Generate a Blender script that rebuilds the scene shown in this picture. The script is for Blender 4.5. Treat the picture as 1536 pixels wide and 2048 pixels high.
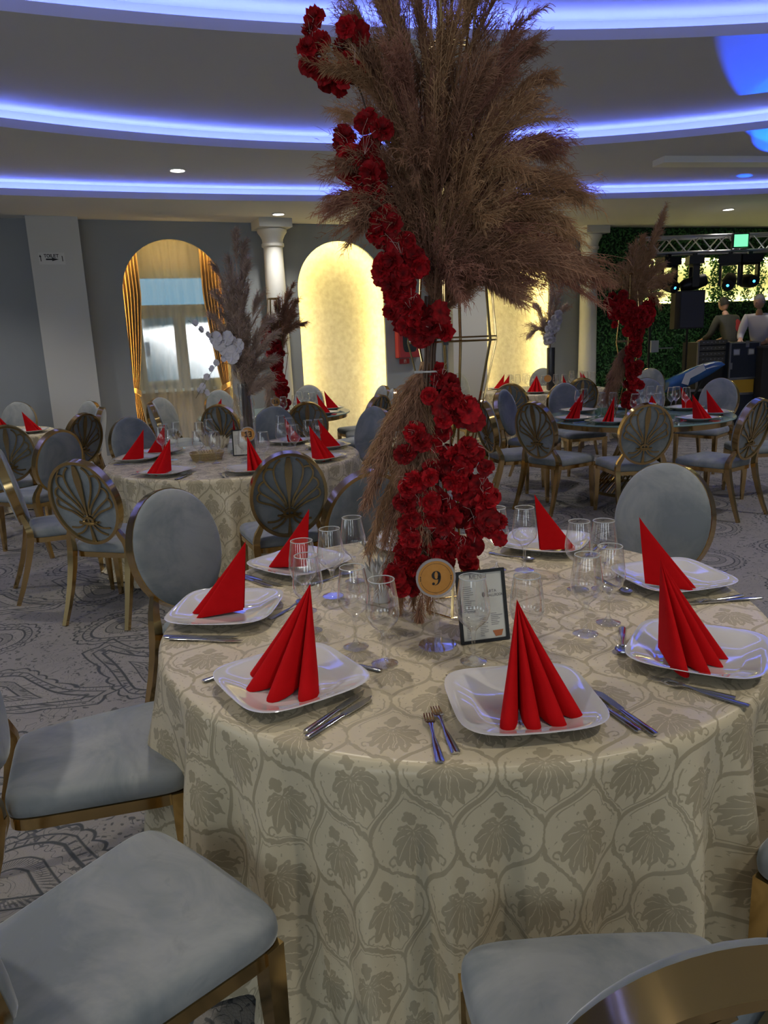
import bpy, bmesh, math, random
import numpy as np
from math import sin, cos, pi, radians as R
from mathutils import Vector, Matrix

for o in list(bpy.data.objects): bpy.data.objects.remove(o)
SC = bpy.context.scene
COL = SC.collection
rng = random.Random(7)
nrg = np.random.default_rng(7)

# ------------------------------------------------------------------ camera
EYE = 1.6; FPX = 1500.0; PITCH = R(13.0); ROLL = R(-2.4)
fw = Vector((0, cos(PITCH), -sin(PITCH))); rt = Vector((1, 0, 0)); up = rt.cross(fw)
rt2 = cos(ROLL)*rt + sin(ROLL)*up; up2 = -sin(ROLL)*rt + cos(ROLL)*up
cam = bpy.data.cameras.new('camera'); cam.sensor_fit = 'VERTICAL'; cam.sensor_height = 36.0
cam.lens = FPX/2048*36.0; cam.clip_start = 0.02; cam.clip_end = 200
camo = bpy.data.objects.new('camera', cam); COL.objects.link(camo)
M = Matrix(((rt2.x, up2.x, -fw.x, 0), (rt2.y, up2.y, -fw.y, 0), (rt2.z, up2.z, -fw.z, EYE), (0, 0, 0, 1)))
camo.matrix_world = M
SC.camera = camo
def screen_x(p):
    d = Vector(p)-Vector((0, 0, EYE)); return 768+FPX*d.dot(rt2)/d.dot(fw)

# ------------------------------------------------------------------ exposure, world, lights
SC.view_settings.view_transform = 'Standard'; SC.view_settings.look = 'None'
SC.view_settings.gamma = 1.0; SC.view_settings.use_curve_mapping = False
SC.view_settings.exposure = 0.55
w = bpy.data.worlds.new('world'); SC.world = w; w.use_nodes = True
bg = w.node_tree.nodes['Background']; bg.inputs[0].default_value = (0.36, 0.74, 1.0, 1); bg.inputs[1].default_value = 0.5
SC.cycles.max_bounces = 8; SC.cycles.diffuse_bounces = 3; SC.cycles.glossy_bounces = 4
SC.cycles.transmission_bounces = 8; SC.cycles.transparent_max_bounces = 24
SC.cycles.sample_clamp_indirect = 3.0; SC.cycles.use_adaptive_sampling = True; SC.cycles.adaptive_threshold = .03
def area(name, loc, to, sx, sy, power, col, spread=180):
    l = bpy.data.lights.new(name, 'AREA'); l.shape = 'RECTANGLE'; l.size = sx; l.size_y = sy
    l.energy = power; l.color = col; l.spread = R(spread)
    o = bpy.data.objects.new(name, l); COL.objects.link(o); o.location = loc
    o.rotation_euler = (Vector(to)-Vector(loc)).to_track_quat('-Z', 'Y').to_euler(); return o
# added daylight fill: area lights in unseen windows behind the camera and at left
for i, x in enumerate((-5.2, -1.9, 1.4, 4.7)):
    area('added_daylight_fill', (x, -4.86, 1.75), (x, 4, 1.0), 1.6, 1.9, 19, (0.96, 0.98, 1.0))
for i, y in enumerate((-2.6, 1.2)):
    area('added_daylight_fill', (-7.86, y, 1.75), (0, y+.5, 0.9), 1.6, 1.9, 17, (0.93, 0.97, 1.0))
def spot(name, loc, to, power, col, size=70, blend=.6, rad=.05):
    l = bpy.data.lights.new(name, 'SPOT'); l.energy = power; l.color = col
    l.spot_size = R(size); l.spot_blend = blend; l.shadow_soft_size = rad
    o = bpy.data.objects.new(name, l); COL.objects.link(o); o.location = loc
    o.rotation_euler = (Vector(to)-Vector(loc)).to_track_quat('-Z', 'Y').to_euler(); return o

# ------------------------------------------------------------------ helpers
class MB:
    def __init__(s): s.v = []; s.f = []; s.uv = None
    def add(s, v, f):
        b = len(s.v); s.v.extend([tuple(map(float, p)) for p in v]); s.f.extend([tuple(b+i for i in q) for q in f]); return s
    def box(s, x0, x1, y0, y1, z0, z1):
        v = [(x0,y0,z0),(x1,y0,z0),(x1,y1,z0),(x0,y1,z0),(x0,y0,z1),(x1,y0,z1),(x1,y1,z1),(x0,y1,z1)]
        return s.add(v, [(0,3,2,1),(4,5,6,7),(0,1,5,4),(1,2,6,5),(2,3,7,6),(3,0,4,7)])
    def obox(s, c, ax, ay, az, hx, hy, hz):
        c = Vector(c); ax = Vector(ax); ay = Vector(ay); az = Vector(az)
        v = [c+ax*hx*a+ay*hy*b+az*hz*d for d in (-1, 1) for (a, b) in ((-1,-1),(1,-1),(1,1),(-1,1))]
        return s.add(v, [(0,3,2,1),(4,5,6,7),(0,1,5,4),(1,2,6,5),(2,3,7,6),(3,0,4,7)])
    def lathe(s, prof, n=20, c=(0,0,0), closed=False):
        m = len(prof); v = []
        for (r, z) in prof:
            for k in range(n):
                a = 2*pi*k/n; v.append((c[0]+r*cos(a), c[1]+r*sin(a), c[2]+z))
        f = []
        for i in range(m-1 if not closed else m):
            j = (i+1) % m
            for k in range(n):
                l = (k+1) % n; f.append((i*n+k, i*n+l, j*n+l, j*n+k))
        if not closed:
            if prof[0][0] > 1e-6: f.append(tuple(range(n-1, -1, -1)))
            if prof[-1][0] > 1e-6: f.append(tuple((m-1)*n+k for k in range(n)))
        return s.add(v, f)
    def sweep(s, path, wx, wy, n=4, closed=False, ref=(0,0,1), rot=pi/4, caps=True):
        """tube with an n-gon section (n=4: rectangular bar) along PATH, half widths WX, WY (numbers or lists)"""
        P = [Vector(p) for p in path]; m = len(P); v = []; ref = Vector(ref)
        for i, p in enumerate(P):
            a = P[(i-1) % m] if (closed or i > 0) else p; b = P[(i+1) % m] if (closed or i < m-1) else p
            t = (b-a).normalized(); u = ref.cross(t)
            if u.length < 1e-4: u = Vector((1,0,0)).cross(t)
            u.normalize(); q = t.cross(u)
            hx = wx[i] if hasattr(wx, '__len__') else wx; hy = wy[i] if hasattr(wy, '__len__') else wy
            k = math.sqrt(2) if n == 4 else 1
            for j in range(n):
                an = rot+2*pi*j/n; v.append(p+u*hx*k*cos(an)+q*hy*k*sin(an))
        f = []
        for i in range(m if closed else m-1):
            i2 = (i+1) % m
            for j in range(n):
                j2 = (j+1) % n; f.append((i*n+j, i*n+j2, i2*n+j2, i2*n+j))
        if not closed and caps:
            f.append(tuple(range(n-1, -1, -1))); f.append(tuple((m-1)*n+j for j in range(n)))
        return s.add(v, f)
    def tube(s, path, r, n=6, closed=False, ref=(0.13,0.31,.94)): return s.sweep(path, r, r, n, closed, ref, 0)
    def mesh(s, name, mat, smooth=40):
        me = bpy.data.meshes.new(name); me.from_pydata(s.v, [], s.f); me.update()
        if s.uv is not None:
            uvl = me.uv_layers.new(name='UVMap'); idx = np.empty(len(me.loops), dtype=np.int32); me.loops.foreach_get('vertex_index', idx)
            uvl.data.foreach_set('uv', np.asarray(s.uv, dtype=np.float32)[idx].ravel())
        if smooth:
            me.polygons.foreach_set('use_smooth', [True]*len(me.polygons))
            if smooth < 180: me.set_sharp_from_angle(angle=R(smooth))
        if mat: me.materials.append(mat)
        return me
    def build(s, name, mat, parent=None, smooth=40):
        o = bpy.data.objects.new(name, s.mesh(name, mat, smooth)); COL.objects.link(o)
        if parent: o.parent = parent
        return o
def npmesh(name, V, F, mat, smooth=True):
    """V (n,3), F (m,k) arrays -> mesh"""
    me = bpy.data.meshes.new(name); V = np.asarray(V, dtype=np.float32); F = np.asarray(F, dtype=np.int32)
    k = F.shape[1]; me.vertices.add(len(V)); me.vertices.foreach_set('co', V.ravel())
    me.loops.add(F.size); me.loops.foreach_set('vertex_index', F.ravel())
    me.polygons.add(len(F)); me.polygons.foreach_set('loop_start', np.arange(0, F.size, k, dtype=np.int32))
    me.update(calc_edges=True)
    if smooth: me.polygons.foreach_set('use_smooth', [True]*len(F))
    me.materials.append(mat); return me
def mobj(name, me, parent=None, loc=None, rot=None, scale=None):
    o = bpy.data.objects.new(name, me); COL.objects.link(o)
    if parent: o.parent = parent
    if loc is not None: o.location = loc
    if rot is not None: o.rotation_euler = rot
    if scale is not None: o.scale = (scale,)*3 if not hasattr(scale, '__len__') else scale
    return o
def empty(name, loc=(0,0,0), rz=0):
    o = bpy.data.objects.new(name, None); COL.objects.link(o); o.location = loc; o.rotation_euler = (0,0,rz); o.empty_display_size = .1; return o
def tag(o, label, cat=None, group=None, kind=None):
    if label: o['label'] = label
    if cat: o['category'] = cat
    if group: o['group'] = group
    if kind: o['kind'] = kind
    return o
def struct(o, label=None):
    o['kind'] = 'structure'
    if label: o['label'] = label
    return o
KIDS = {}
def copy_tree(o, parent=None):
    c = o.copy(); COL.objects.link(c)
    if parent: c.parent = parent
    for ch in o.children_recursive if False else [k for k in o.children]: copy_tree(ch, c)
    return c

# ------------------------------------------------------------------ materials
def pm(name, col, rough=.5, metal=0, **kw):
    m = bpy.data.materials.new(name); m.use_nodes = True; b = m.node_tree.nodes['Principled BSDF']
    b.inputs['Base Color'].default_value = (*col, 1); b.inputs['Roughness'].default_value = rough; b.inputs['Metallic'].default_value = metal
    for k, v in kw.items():
        b.inputs[k].default_value = v
    return m
class E:
    """arithmetic on shader sockets, so that patterns are written as formulas and end up as Math nodes"""
    nt = None
    def __init__(s, x): s.x = x
    @staticmethod
    def op(o, *a, clamp=False):
        vals = [q.x if isinstance(q, E) else q for q in a]
        n = E.nt.nodes.new('ShaderNodeMath'); n.operation = o; n.use_clamp = clamp
        for i, q in enumerate(vals):
            if isinstance(q, (int, float)): n.inputs[i].default_value = q
            else: E.nt.links.new(q, n.inputs[i])
        return E(n.outputs[0])
    def __add__(s, o): return E.op('ADD', s, o)
    __radd__ = __add__
    def __sub__(s, o): return E.op('SUBTRACT', s, o)
    def __rsub__(s, o): return E.op('SUBTRACT', o, s)
    def __mul__(s, o): return E.op('MULTIPLY', s, o)
    __rmul__ = __mul__
    def __truediv__(s, o): return E.op('DIVIDE', s, o)
    def __neg__(s): return E.op('MULTIPLY', s, -1.0)
def mx(a, b): return E.op('MAXIMUM', a, b)
def mn(a, b): return E.op('MINIMUM', a, b)
def ab(a): return E.op('ABSOLUTE', a)
def esin(a): return E.op('SINE', a)
def ecos(a): return E.op('COSINE', a)
def esq(a): return E.op('SQRT', a)
def lt(a, b): return E.op('LESS_THAN', a, b)
def gt(a, b): return E.op('GREATER_THAN', a, b)
def at2(a, b): return E.op('ARCTAN2', a, b)
def frac(a): return E.op('FRACT', a)
def soft(d, e):   # 1 inside (d<0), 0 outside, edge width e
    return E.op('MULTIPLY_ADD', d, -1.0/e, .5, clamp=True)
def hyp(a, b): return esq(a*a+b*b)
def noise(nt, vec, scale, detail=3, rough=.5, dist=0):
    n = nt.nodes.new('ShaderNodeTexNoise'); n.inputs['Scale'].default_value = scale; n.inputs['Detail'].default_value = detail
    n.inputs['Roughness'].default_value = rough; n.inputs['Distortion'].default_value = dist
    if vec is not None: nt.links.new(vec, n.inputs['Vector'])
    return n.outputs['Fac']
def mixc(nt, fac, a, b):
    n = nt.nodes.new('ShaderNodeMix'); n.data_type = 'RGBA'
    if isinstance(fac, E): fac = fac.x
    if isinstance(fac, (int, float)): n.inputs[0].default_value = fac
    else: nt.links.new(fac, n.inputs[0])
    for i, q in ((6, a), (7, b)):
        if isinstance(q, tuple): n.inputs[i].default_value = (*q, 1)
        else: nt.links.new(q, n.inputs[i])
    return n.outputs[2]
def noisy(name, c0, c1, scale, rough=.7, bump=0, bscale=None, detail=4, metal=0, **kw):
    m = pm(name, c0, rough, metal, **kw); nt = m.node_tree; b = nt.nodes['Principled BSDF']
    tc = nt.nodes.new('ShaderNodeTexCoord')
    f = noise(nt, tc.outputs['Object'], scale, detail)
    E.nt = nt
    f2 = E.op('MULTIPLY_ADD', f, 2.2, -.6, clamp=True)
    nt.links.new(mixc(nt, f2, c0, c1), b.inputs['Base Color'])
    if bump:
        g = noise(nt, tc.outputs['Object'], bscale or scale*8, 3)
        bn = nt.nodes.new('ShaderNodeBump'); bn.inputs['Strength'].default_value = bump; bn.inputs['Distance'].default_value = .01
        nt.links.new(g, bn.inputs['Height']); nt.links.new(bn.outputs[0], b.inputs['Normal'])
    return m
def emis(name, col, st):
    m = bpy.data.materials.new(name); m.use_nodes = True; nt = m.node_tree; nt.nodes.remove(nt.nodes['Principled BSDF'])
    e = nt.nodes.new('ShaderNodeEmission'); e.inputs[0].default_value = (*col, 1); e.inputs[1].default_value = st
    nt.links.new(e.outputs[0], nt.nodes['Material Output'].inputs[0]); return m

def damask(nt, uv):
    """woven palmette and ogee damask; returns the pattern mask (1 = figure)"""
    E.nt = nt
    sp = nt.nodes.new('ShaderNodeSeparateXYZ'); nt.links.new(uv, sp.inputs[0])
    nz = E(noise(nt, uv, 16, 2)); nz2 = E(noise(nt, uv, 55, 2)); w0 = (nz-.5)*.024+(nz2-.5)*.012
    X = (E(sp.outputs[0])+w0)/.205; Y = (E(sp.outputs[1])+w0)/.30
    def cell(ox, oy):
        u = frac(X+ox)-.5; v = frac(Y+oy)-.5
        au = ab(u)
        return u, au, v
    u, au, v = cell(0, 0)
    # ogee strands (shared by both half-offset motifs)
    c1 = ecos(2*pi*v); xo = .25+.25*c1*(1.45-.45*c1*c1)
    w_ = .030-.016*ecos(4*pi*v)
    d1 = ab(au-xo)-w_
    fig = soft(d1, .012)
    d1b = ab(ab(au-xo)-.085)-.010
    inner = soft(mx(d1b, ab(v+.16)-.22), .012)
    fig = mx(fig, inner)
    for (ox, oy) in ((0, 0), (.5, .5)):
        u, au, v = cell(ox, oy)
        vy = v*1.45                      # isotropic units
        # palmette: a fan of curling leaves, each with its midrib left open
        px = au; py = vy-.06
        fan = None
        for (th, L_, wd, cv) in ((4, .43, .050, .25), (27, .45, .066, .45), (54, .40, .072, .65), (84, .31, .066, .8), (120, .20, .05, .9)):
            a_ = R(th); q1 = px*sin(a_)-py*cos(a_); q2 = px*cos(a_)+py*sin(a_); q2 = q2+q1*q1*cv-.012
            t_ = q1/L_; prof = E.op('MULTIPLY', mx(t_*(1.0-t_), 0.0), 4*wd)
            prof = prof*(.75+.55*t_)+.006*esin(q1*75.0)
            d_ = ab(q2)-prof
            lf = mn(soft(d_, .010), gt(prof, .004))*(1-soft(ab(q2)-.0045, .006)*lt(t_, .8))
            fan = lf if fan is None else mx(fan, lf)
        r = hyp(px, py)
        # trefoil bud on top
        bd = mn(hyp(px, vy-.29)-.052, mn(hyp(px-.052, vy-.245)-.038, hyp(px, vy-.20)-.055))
        ring = ab(bd-.016)-.006
        bud = mx(soft(bd, .010)*1.0, 0.0)*(1-soft(ring+0.0, .006))
        # scroll curls either side of the heart
        cx = px-.075; cy = vy-.10
        rr = hyp(cx, cy); aa = at2(cy, cx)
        sp_ = ab(rr-(.045-.007*aa))-.013
        curl = soft(sp_, .010)
        # small tendrils outside
        tx = px-.31; ty = vy+.20
        tr = hyp(tx, ty); ta = at2(ty, tx)
        ten = mn(soft(ab(tr-.042-.006*ta)-.011, .010), gt(ta+2.2, 0.0))
        m = mx(mx(fan, bud), mx(curl, ten))
        fig = mx(fig, m)
    return fig
def cloth_mat():
    m = pm('damask_cloth', (.6,.55,.42), .42); nt = m.node_tree; b = nt.nodes['Principled BSDF']
    uv = nt.nodes.new('ShaderNodeUVMap')
    f = damask(nt, uv.outputs[0])
    nt.links.new(mixc(nt, f, (.61, .535, .375), (.385, .33, .22)), b.inputs['Base Color'])
    E.nt = nt
    nt.links.new((f*.22+.34).x, b.inputs['Roughness'])
    b.inputs['Specular IOR Level'].default_value = .55
    b.inputs['Anisotropic'].default_value = .75
    nt.links.new((f*.25).x, b.inputs['Anisotropic Rotation'])
    tg = nt.nodes.new('ShaderNodeTangent'); tg.direction_type = 'UV_MAP'; nt.links.new(tg.outputs[0], b.inputs['Tangent'])
    b.inputs['Sheen Weight'].default_value = .12; b.inputs['Sheen Roughness'].default_value = .4
    bn = nt.nodes.new('ShaderNodeBump'); bn.inputs['Strength'].default_value = .25; bn.inputs['Distance'].default_value = .001
    nt.links.new(f.x, bn.inputs['Height']); nt.links.new(bn.outputs[0], b.inputs['Normal'])
    return m
def carpet_mat():
    m = pm('paisley_carpet', (.3,.3,.3), .95); nt = m.node_tree; b = nt.nodes['Principled BSDF']; E.nt = nt
    tc = nt.nodes.new('ShaderNodeTexCoord'); ob = tc.outputs['Object']
    mp = nt.nodes.new('ShaderNodeMapping'); mp.inputs['Rotation'].default_value = (0, 0, R(24)); nt.links.new(ob, mp.inputs[0])
    sp = nt.nodes.new('ShaderNodeSeparateXYZ'); nt.links.new(mp.outputs[0], sp.inputs[0])
    n1 = E(noise(nt, mp.outputs[0], 1.3, 1)); 
    X0 = E(sp.outputs[0])+(n1-.5)*.22; Y0 = E(sp.outputs[1])+(n1-.5)*.16
    line = None; ground = None
    insd = None
    for (ox, oy, flip) in ((0, 0, 1), (.5, .5, -1)):
        X = X0/1.25+ox; Y = Y0/.92+oy
        u = (frac(X)-.5)*1.25*flip; v = (frac(Y)-.5)*.92
        # teardrop: circle with its tail bent aside
        tail = mx(u, 0.0)
        vv = v-tail*tail*.55
        w_ = .20-.30*tail-.25*mx(-1.0*u-.05, 0.0)
        d = hyp(mx(-1.0*u-.02, 0.0)*1.0, vv/ (1.0+0.0*tail))-w_*mx(0.0, 1.0-tail*1.45)
        d = mx(d, u-.46)
        ang = at2(vv, u+.05)
        contour = mn(mn(ab(d)-.007, ab(d+.075)-.004), mn(ab(d-.045)-.0045, ab(d+.13)-.005))
        beads = mx(ab(d-.022)-.016, ab(esin(ang*17.0))-.35)
        scal = ab(d-.075-.022*ab(esin(ang*11.0)))-.0065
        hatch = mx(ab(d+.100)-.020, esin(ang*70.0)+.1)
        L = mx(soft(contour, .004), mx(soft(scal, .004), soft(beads, .01)*.9))
        L = mx(L, soft(hatch, .02)*.75)
        line = L if line is None else mx(line, L)
        insd = soft(d, .01) if insd is None else mx(insd, soft(d, .01))
    # filler scrolls between the paisleys and sprigs inside them
    n2 = E(noise(nt, mp.outputs[0], 8.5, 1.5, .5, 1.2)); n3 = E(noise(nt, mp.outputs[0], 3.1, 2)); n6 = E(noise(nt, mp.outputs[0], 26, 1))
    filler = soft(ab(esin(n2*26.0))-.13, .10)*gt(n3, .44)
    dots = soft(ab(n6-.5)*-1.0+.155, .03)*lt(n3, .5)
    line = mx(line, mx(filler*.85, dots*.8))
    n4 = E(noise(nt, ob, 160, 2)); n5 = E(noise(nt, ob, 2.2, 2))
    base = mixc(nt, n5*.7, (.27,.255,.24), (.20,.192,.185))
    base = mixc(nt, insd*.35, base, (.31,.29,.265))
    colr = mixc(nt, line*.93, base, (.028,.036,.045))
    colr = mixc(nt, n4*.22, colr, (.13,.13,.13))
    nt.links.new(colr, b.inputs['Base Color'])
    bn = nt.nodes.new('ShaderNodeBump'); bn.inputs['Strength'].default_value = .5; bn.inputs['Distance'].default_value = .006
    nt.links.new((n4*.6-line*.4).x, bn.inputs['Height']); nt.links.new(bn.outputs[0], b.inputs['Normal'])
    return m

GOLD = pm('gold_metal', (.60, .42, .19), .14, 1.0)
GOLDB = pm('aged_gold_metal', (.50, .36, .17), .22, 1.0)
def velvet():
    m = pm('blue_grey_velvet', (.33,.375,.40), .85); nt = m.node_tree; b = nt.nodes['Principled BSDF']; E.nt = nt
    tc = nt.nodes.new('ShaderNodeTexCoord'); oi = nt.nodes.new('ShaderNodeObjectInfo')
    va = nt.nodes.new('ShaderNodeVectorMath'); va.operation = 'ADD'; nt.links.new(tc.outputs['Object'], va.inputs[0])
    cm = nt.nodes.new('ShaderNodeCombineXYZ'); r = E(oi.outputs['Random'])*20.0
    nt.links.new(r.x, cm.inputs[0]); nt.links.new(cm.outputs[0], va.inputs[1])
    f = E.op('MULTIPLY_ADD', noise(nt, va.outputs[0], 3.6, 5, .62, .8), 4.0, -1.5, clamp=True)
    g = E.op('MULTIPLY_ADD', noise(nt, va.outputs[0], 11, 4, .6, 1.2), 8.0, -4.9, clamp=True)
    c = mixc(nt, f, (.165,.19,.21), (.275,.292,.30)); c = mixc(nt, g*.35, c, (.14,.155,.17))
    nt.links.new(c, b.inputs['Base Color'])
    b.inputs['Sheen Weight'].default_value = .4; b.inputs['Sheen Roughness'].default_value = .35; b.inputs['Sheen Tint'].default_value = (.85,.90,.94,1)
    return m
VELV = velvet()
DAMASK = cloth_mat()
CARPET = carpet_mat()
WALL = noisy('blue_grey_wall_paint', (.27,.295,.325), (.285,.31,.34), 1.5, .8)
WHITE = pm('white_paint', (.55,.56,.56), .6)
CEIL = noisy('ceiling_plaster', (.60,.61,.64), (.63,.64,.665), .8, .8)
FASC = pm('fascia_plaster_glow_tint', (.60,.60,.74), .6)  # white plaster with the blue cove glow mixed into its colour
LEDB = emis('blue_led', (.15, .21, 1.0), 26.0)
LEDY = emis('warm_led', (1.0, .76, .26), 52.0)
LEDO = emis('amber_led', (1.0, .60, .16), 30.0)
LAMP = emis('downlight_lamp', (1.0, .96, .86), 14.0)
PORC = pm('white_porcelain', (.66,.655,.67), .05, 0, **{'Coat Weight': 1.0, 'Coat Roughness': .02, 'Specular IOR Level': .9})
STEEL = pm('cutlery_steel', (.62,.62,.64), .14, 1.0)
RED = noisy('red_paper_napkin', (.50,.003,.005), (.55,.004,.007), 30, .9, .12, 500, **{'Specular IOR Level': .15})
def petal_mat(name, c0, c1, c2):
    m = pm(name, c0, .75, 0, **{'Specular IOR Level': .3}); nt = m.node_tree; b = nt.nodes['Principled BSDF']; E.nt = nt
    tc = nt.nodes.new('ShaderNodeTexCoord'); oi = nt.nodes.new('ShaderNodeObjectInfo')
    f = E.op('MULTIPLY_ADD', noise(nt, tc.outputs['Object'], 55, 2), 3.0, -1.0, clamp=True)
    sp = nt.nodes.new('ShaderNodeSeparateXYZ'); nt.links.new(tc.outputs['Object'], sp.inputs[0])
    r = hyp(E(sp.outputs[0]), E(sp.outputs[1])); heart = soft(r-.010, .012)  # petals darkened towards the centre, depth shade painted into the colour
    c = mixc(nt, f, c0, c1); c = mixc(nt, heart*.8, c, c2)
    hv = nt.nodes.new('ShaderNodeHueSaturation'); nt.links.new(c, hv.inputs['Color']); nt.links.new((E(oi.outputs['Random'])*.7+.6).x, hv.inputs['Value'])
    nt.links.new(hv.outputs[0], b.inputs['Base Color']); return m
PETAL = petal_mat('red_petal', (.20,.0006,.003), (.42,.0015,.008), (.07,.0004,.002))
PETALD = pm('flower_stamen_cream', (.6,.45,.4), .6)
ORCH = pm('white_orchid_petal', (.52,.50,.56), .7)
BLACK = pm('black_plastic', (.008,.008,.009), .4, 0, **{'Specular IOR Level': .3})
DARK = pm('dark_fabric', (.015,.016,.02), .8)
def glass_thin(name, base, k, pw, tint):
    """thin clear glass: lets light straight through, mirrors it towards grazing angles"""
    m = bpy.data.materials.new(name); m.use_nodes = True; nt = m.node_tree; nt.nodes.remove(nt.nodes['Principled BSDF']); E.nt = nt
    t = nt.nodes.new('ShaderNodeBsdfTransparent'); t.inputs[0].default_value = (*tint, 1)
    g = nt.nodes.new('ShaderNodeBsdfGlossy'); g.inputs['Roughness'].default_value = .03; g.inputs[0].default_value = (1,1,1,1)
    lw = nt.nodes.new('ShaderNodeLayerWeight'); lw.inputs[0].default_value = .5
    f = E.op('MULTIPLY_ADD', E.op('POWER', E(lw.outputs['Facing']), pw), k, base, clamp=True)
    mxn = nt.nodes.new('ShaderNodeMixShader'); nt.links.new(f.x, mxn.inputs[0]); nt.links.new(t.outputs[0], mxn.inputs[1]); nt.links.new(g.outputs[0], mxn.inputs[2])
    nt.links.new(mxn.outputs[0], nt.nodes['Material Output'].inputs[0]); return m
GLT = glass_thin('clear_thin_glass', .07, .90, 1.8, (.975,.98,.985))
GLS = glass_thin('solid_glass', .07, .80, 1.6, (.965,.97,.975))
def pampas(name, c0, c1):
    m = pm(name, c0, .9); nt = m.node_tree; b = nt.nodes['Principled BSDF']
    tc = nt.nodes.new('ShaderNodeTexCoord'); f = noise(nt, tc.outputs['Object'], 6, 3)
    E.nt = nt; f2 = E.op('MULTIPLY_ADD', f, 3, -1, clamp=True)
    nt.links.new(mixc(nt, f2, c0, c1), b.inputs['Base Color']); return m
PAMP = pampas('brown_pampas', (.25,.115,.07), (.40,.215,.13))
PAMPD = pampas('greyish_pampas', (.32,.22,.18), (.52,.38,.31))
PAMPO = pampas('golden_pampas', (.36,.19,.10), (.50,.29,.15))

PAMPR = pampas('reddish_pampas', (.30,.125,.085), (.42,.20,.14))

# ------------------------------------------------------------------ the room
H1, H2, H3, H4 = 3.35, 3.52, 3.70, 3.90
ua = math.atan(.416); U3 = Vector((cos(ua), sin(ua), 0)); N3 = Vector((-sin(ua), cos(ua), 0)); O3 = Vector((0, 12.54, 0))
def wp(s, z, off=0):       # point on the back wall; off > 0 behind the wall face
    return O3+U3*s+N3*off+Vector((0, 0, z))
XL, XR, YR = -8.0, 9.2, -5.0
fl = MB(); fl.add([(XL,YR,0),(XR,YR,0),(XR,17.5,0),(XL,17.5,0)], [(0,1,2,3)])
struct(fl.build('floor', CARPET, smooth=0), 'grey carpet with a dark paisley pattern')

# ceiling levels: each step of the ceiling is a curved edge
def arc(cx, cy, r, x0, x1, slope):
    def f(x):
        xc = min(max(x, x0), x1)
        y = cy+math.sqrt(r*r-(xc-cx)**2); sl = -(xc-cx)/math.sqrt(r*r-(xc-cx)**2); sl = max(-slope, min(slope, sl))
        return y+sl*(x-xc)
    return f
e1 = arc(5.823, -13.861, 25.0, -6, 9.2, .6)
e2 = arc(1.54, .87, 7.81, -3.6, 4.9, .5)
e3 = arc(2.48, -6.33, 12.57, -3.5, 6.0, .4)
xs = [XL+(XR-XL)*i/90 for i in range(91)]
def tier(name, ea, eb, z, ybk=None, th=.085, cove=.20):
    """ceiling between the far edge EA (None: the back wall) and the near edge EB at height z, with the raised lip at EB"""
    m = MB(); v = []
    for x in xs:
        ya = 17.5 if ea is None else ea(x)+cove
        v += [(x, ya, z), (x, eb(x) if eb else YR, z)]
    f = [(2*i, 2*i+1, 2*i+3, 2*i+2) for i in range(len(xs)-1)]
    m.add(v, f); o = struct(m.build(name, CEIL, smooth=180)); return o
tier('ceiling', None, e1, H1)
tier('ceiling', e1, e2, H2)
tier('ceiling', e2, e3, H3)
tier('ceiling', e3, None, H4)
def lip(n, eb, z, ztop, cove=.20):
    """fascia, cove shelf, LED strip and riser of one ceiling step"""
    m = MB(); v = []
    hf = .075
    prof = lambda x: [(x, eb(x), z), (x, eb(x), z+hf), (x, eb(x)+.018, z+hf), (x, eb(x)+.018, z+hf-.03), (x, eb(x)+cove, z+hf-.03)]
    for x in xs: v += prof(x)
    k = 5; f = [(i*k+j, i*k+j+1, (i+1)*k+j+1, (i+1)*k+j) for i in range(len(xs)-1) for j in range(k-1)]
    m.add(v, f); struct(m.build('trim_%d' % n, FASC, smooth=30))
    m = MB(); v = []
    for x in xs: v += [(x, eb(x)+cove, z), (x, eb(x)+cove, ztop+.001)]
    m.add(v, [(2*i, 2*i+1, 2*i+3, 2*i+2) for i in range(len(xs)-1)]); struct(m.build('trim_%d' % (n+3), CEIL, smooth=180))
    m = MB(); m.sweep([(x, eb(x)+.085, z+hf-.010) for x in xs], .012, .004)
    o = m.build('blue_light_strip_cove', LEDB); return o
for n, (eb, z, zt) in enumerate(((e1, H1, H2), (e2, H2, H3), (e3, H3, H4))):
    o = lip(n+1, eb, z, zt)
    o.name = 'led_strip'; tag(o, ['blue light strip in the lowest ceiling cove, nearest the arched niches', 'blue light strip in the middle one of three ceiling coves', 'blue light strip in the uppermost ceiling cove, above the tall pampas arrangement'][n], 'light strip')

# back wall with three arched openings, side and rear walls
NW = .72; NTOP = 3.11; NSP = NTOP-NW
NICH = [-3.13, -.56, 2.64]
def arch_pts(c, grow=0, n=22, z0=0.0):
    r = NW+grow; pts = [(c-r, z0)]
    for k in range(n+1):
        a = pi-pi*k/n; pts.append((c+r*cos(a), NSP+r*sin(a)))
    pts.append((c+r, z0)); return pts
m = MB(); prev = -9.0
SEND = 4.30
for c in NICH:
    m.add([wp(prev,0), wp(c-NW,0), wp(c-NW,H1+.3), wp(prev,H1+.3)], [(0,1,2,3)])
    ap = arch_pts(c)
    for a, b in zip(ap[1:-2], ap[2:-1]):
        m.add([wp(a[0],a[1]), wp(b[0],b[1]), wp(b[0],H1+.3), wp(a[0],H1+.3)], [(0,1,2,3)])
    for a, b in zip(ap[:-1], ap[1:]):
        m.add([wp(*a), wp(*b), wp(*b, .045), wp(*a, .045)], [(0,1,2,3)])
    prev = c+NW
m.add([wp(prev,0), wp(SEND,0), wp(SEND,H1+.3), wp(prev,H1+.3)], [(0,1,2,3)])
struct(m.build('wall_back', WALL, smooth=0), 'blue-grey wall with three tall arched openings')
PLAS = noisy('mottled_cream_plaster', (.86,.83,.70), (.66,.62,.49), 14, .55, .5, 30, 8)
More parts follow.
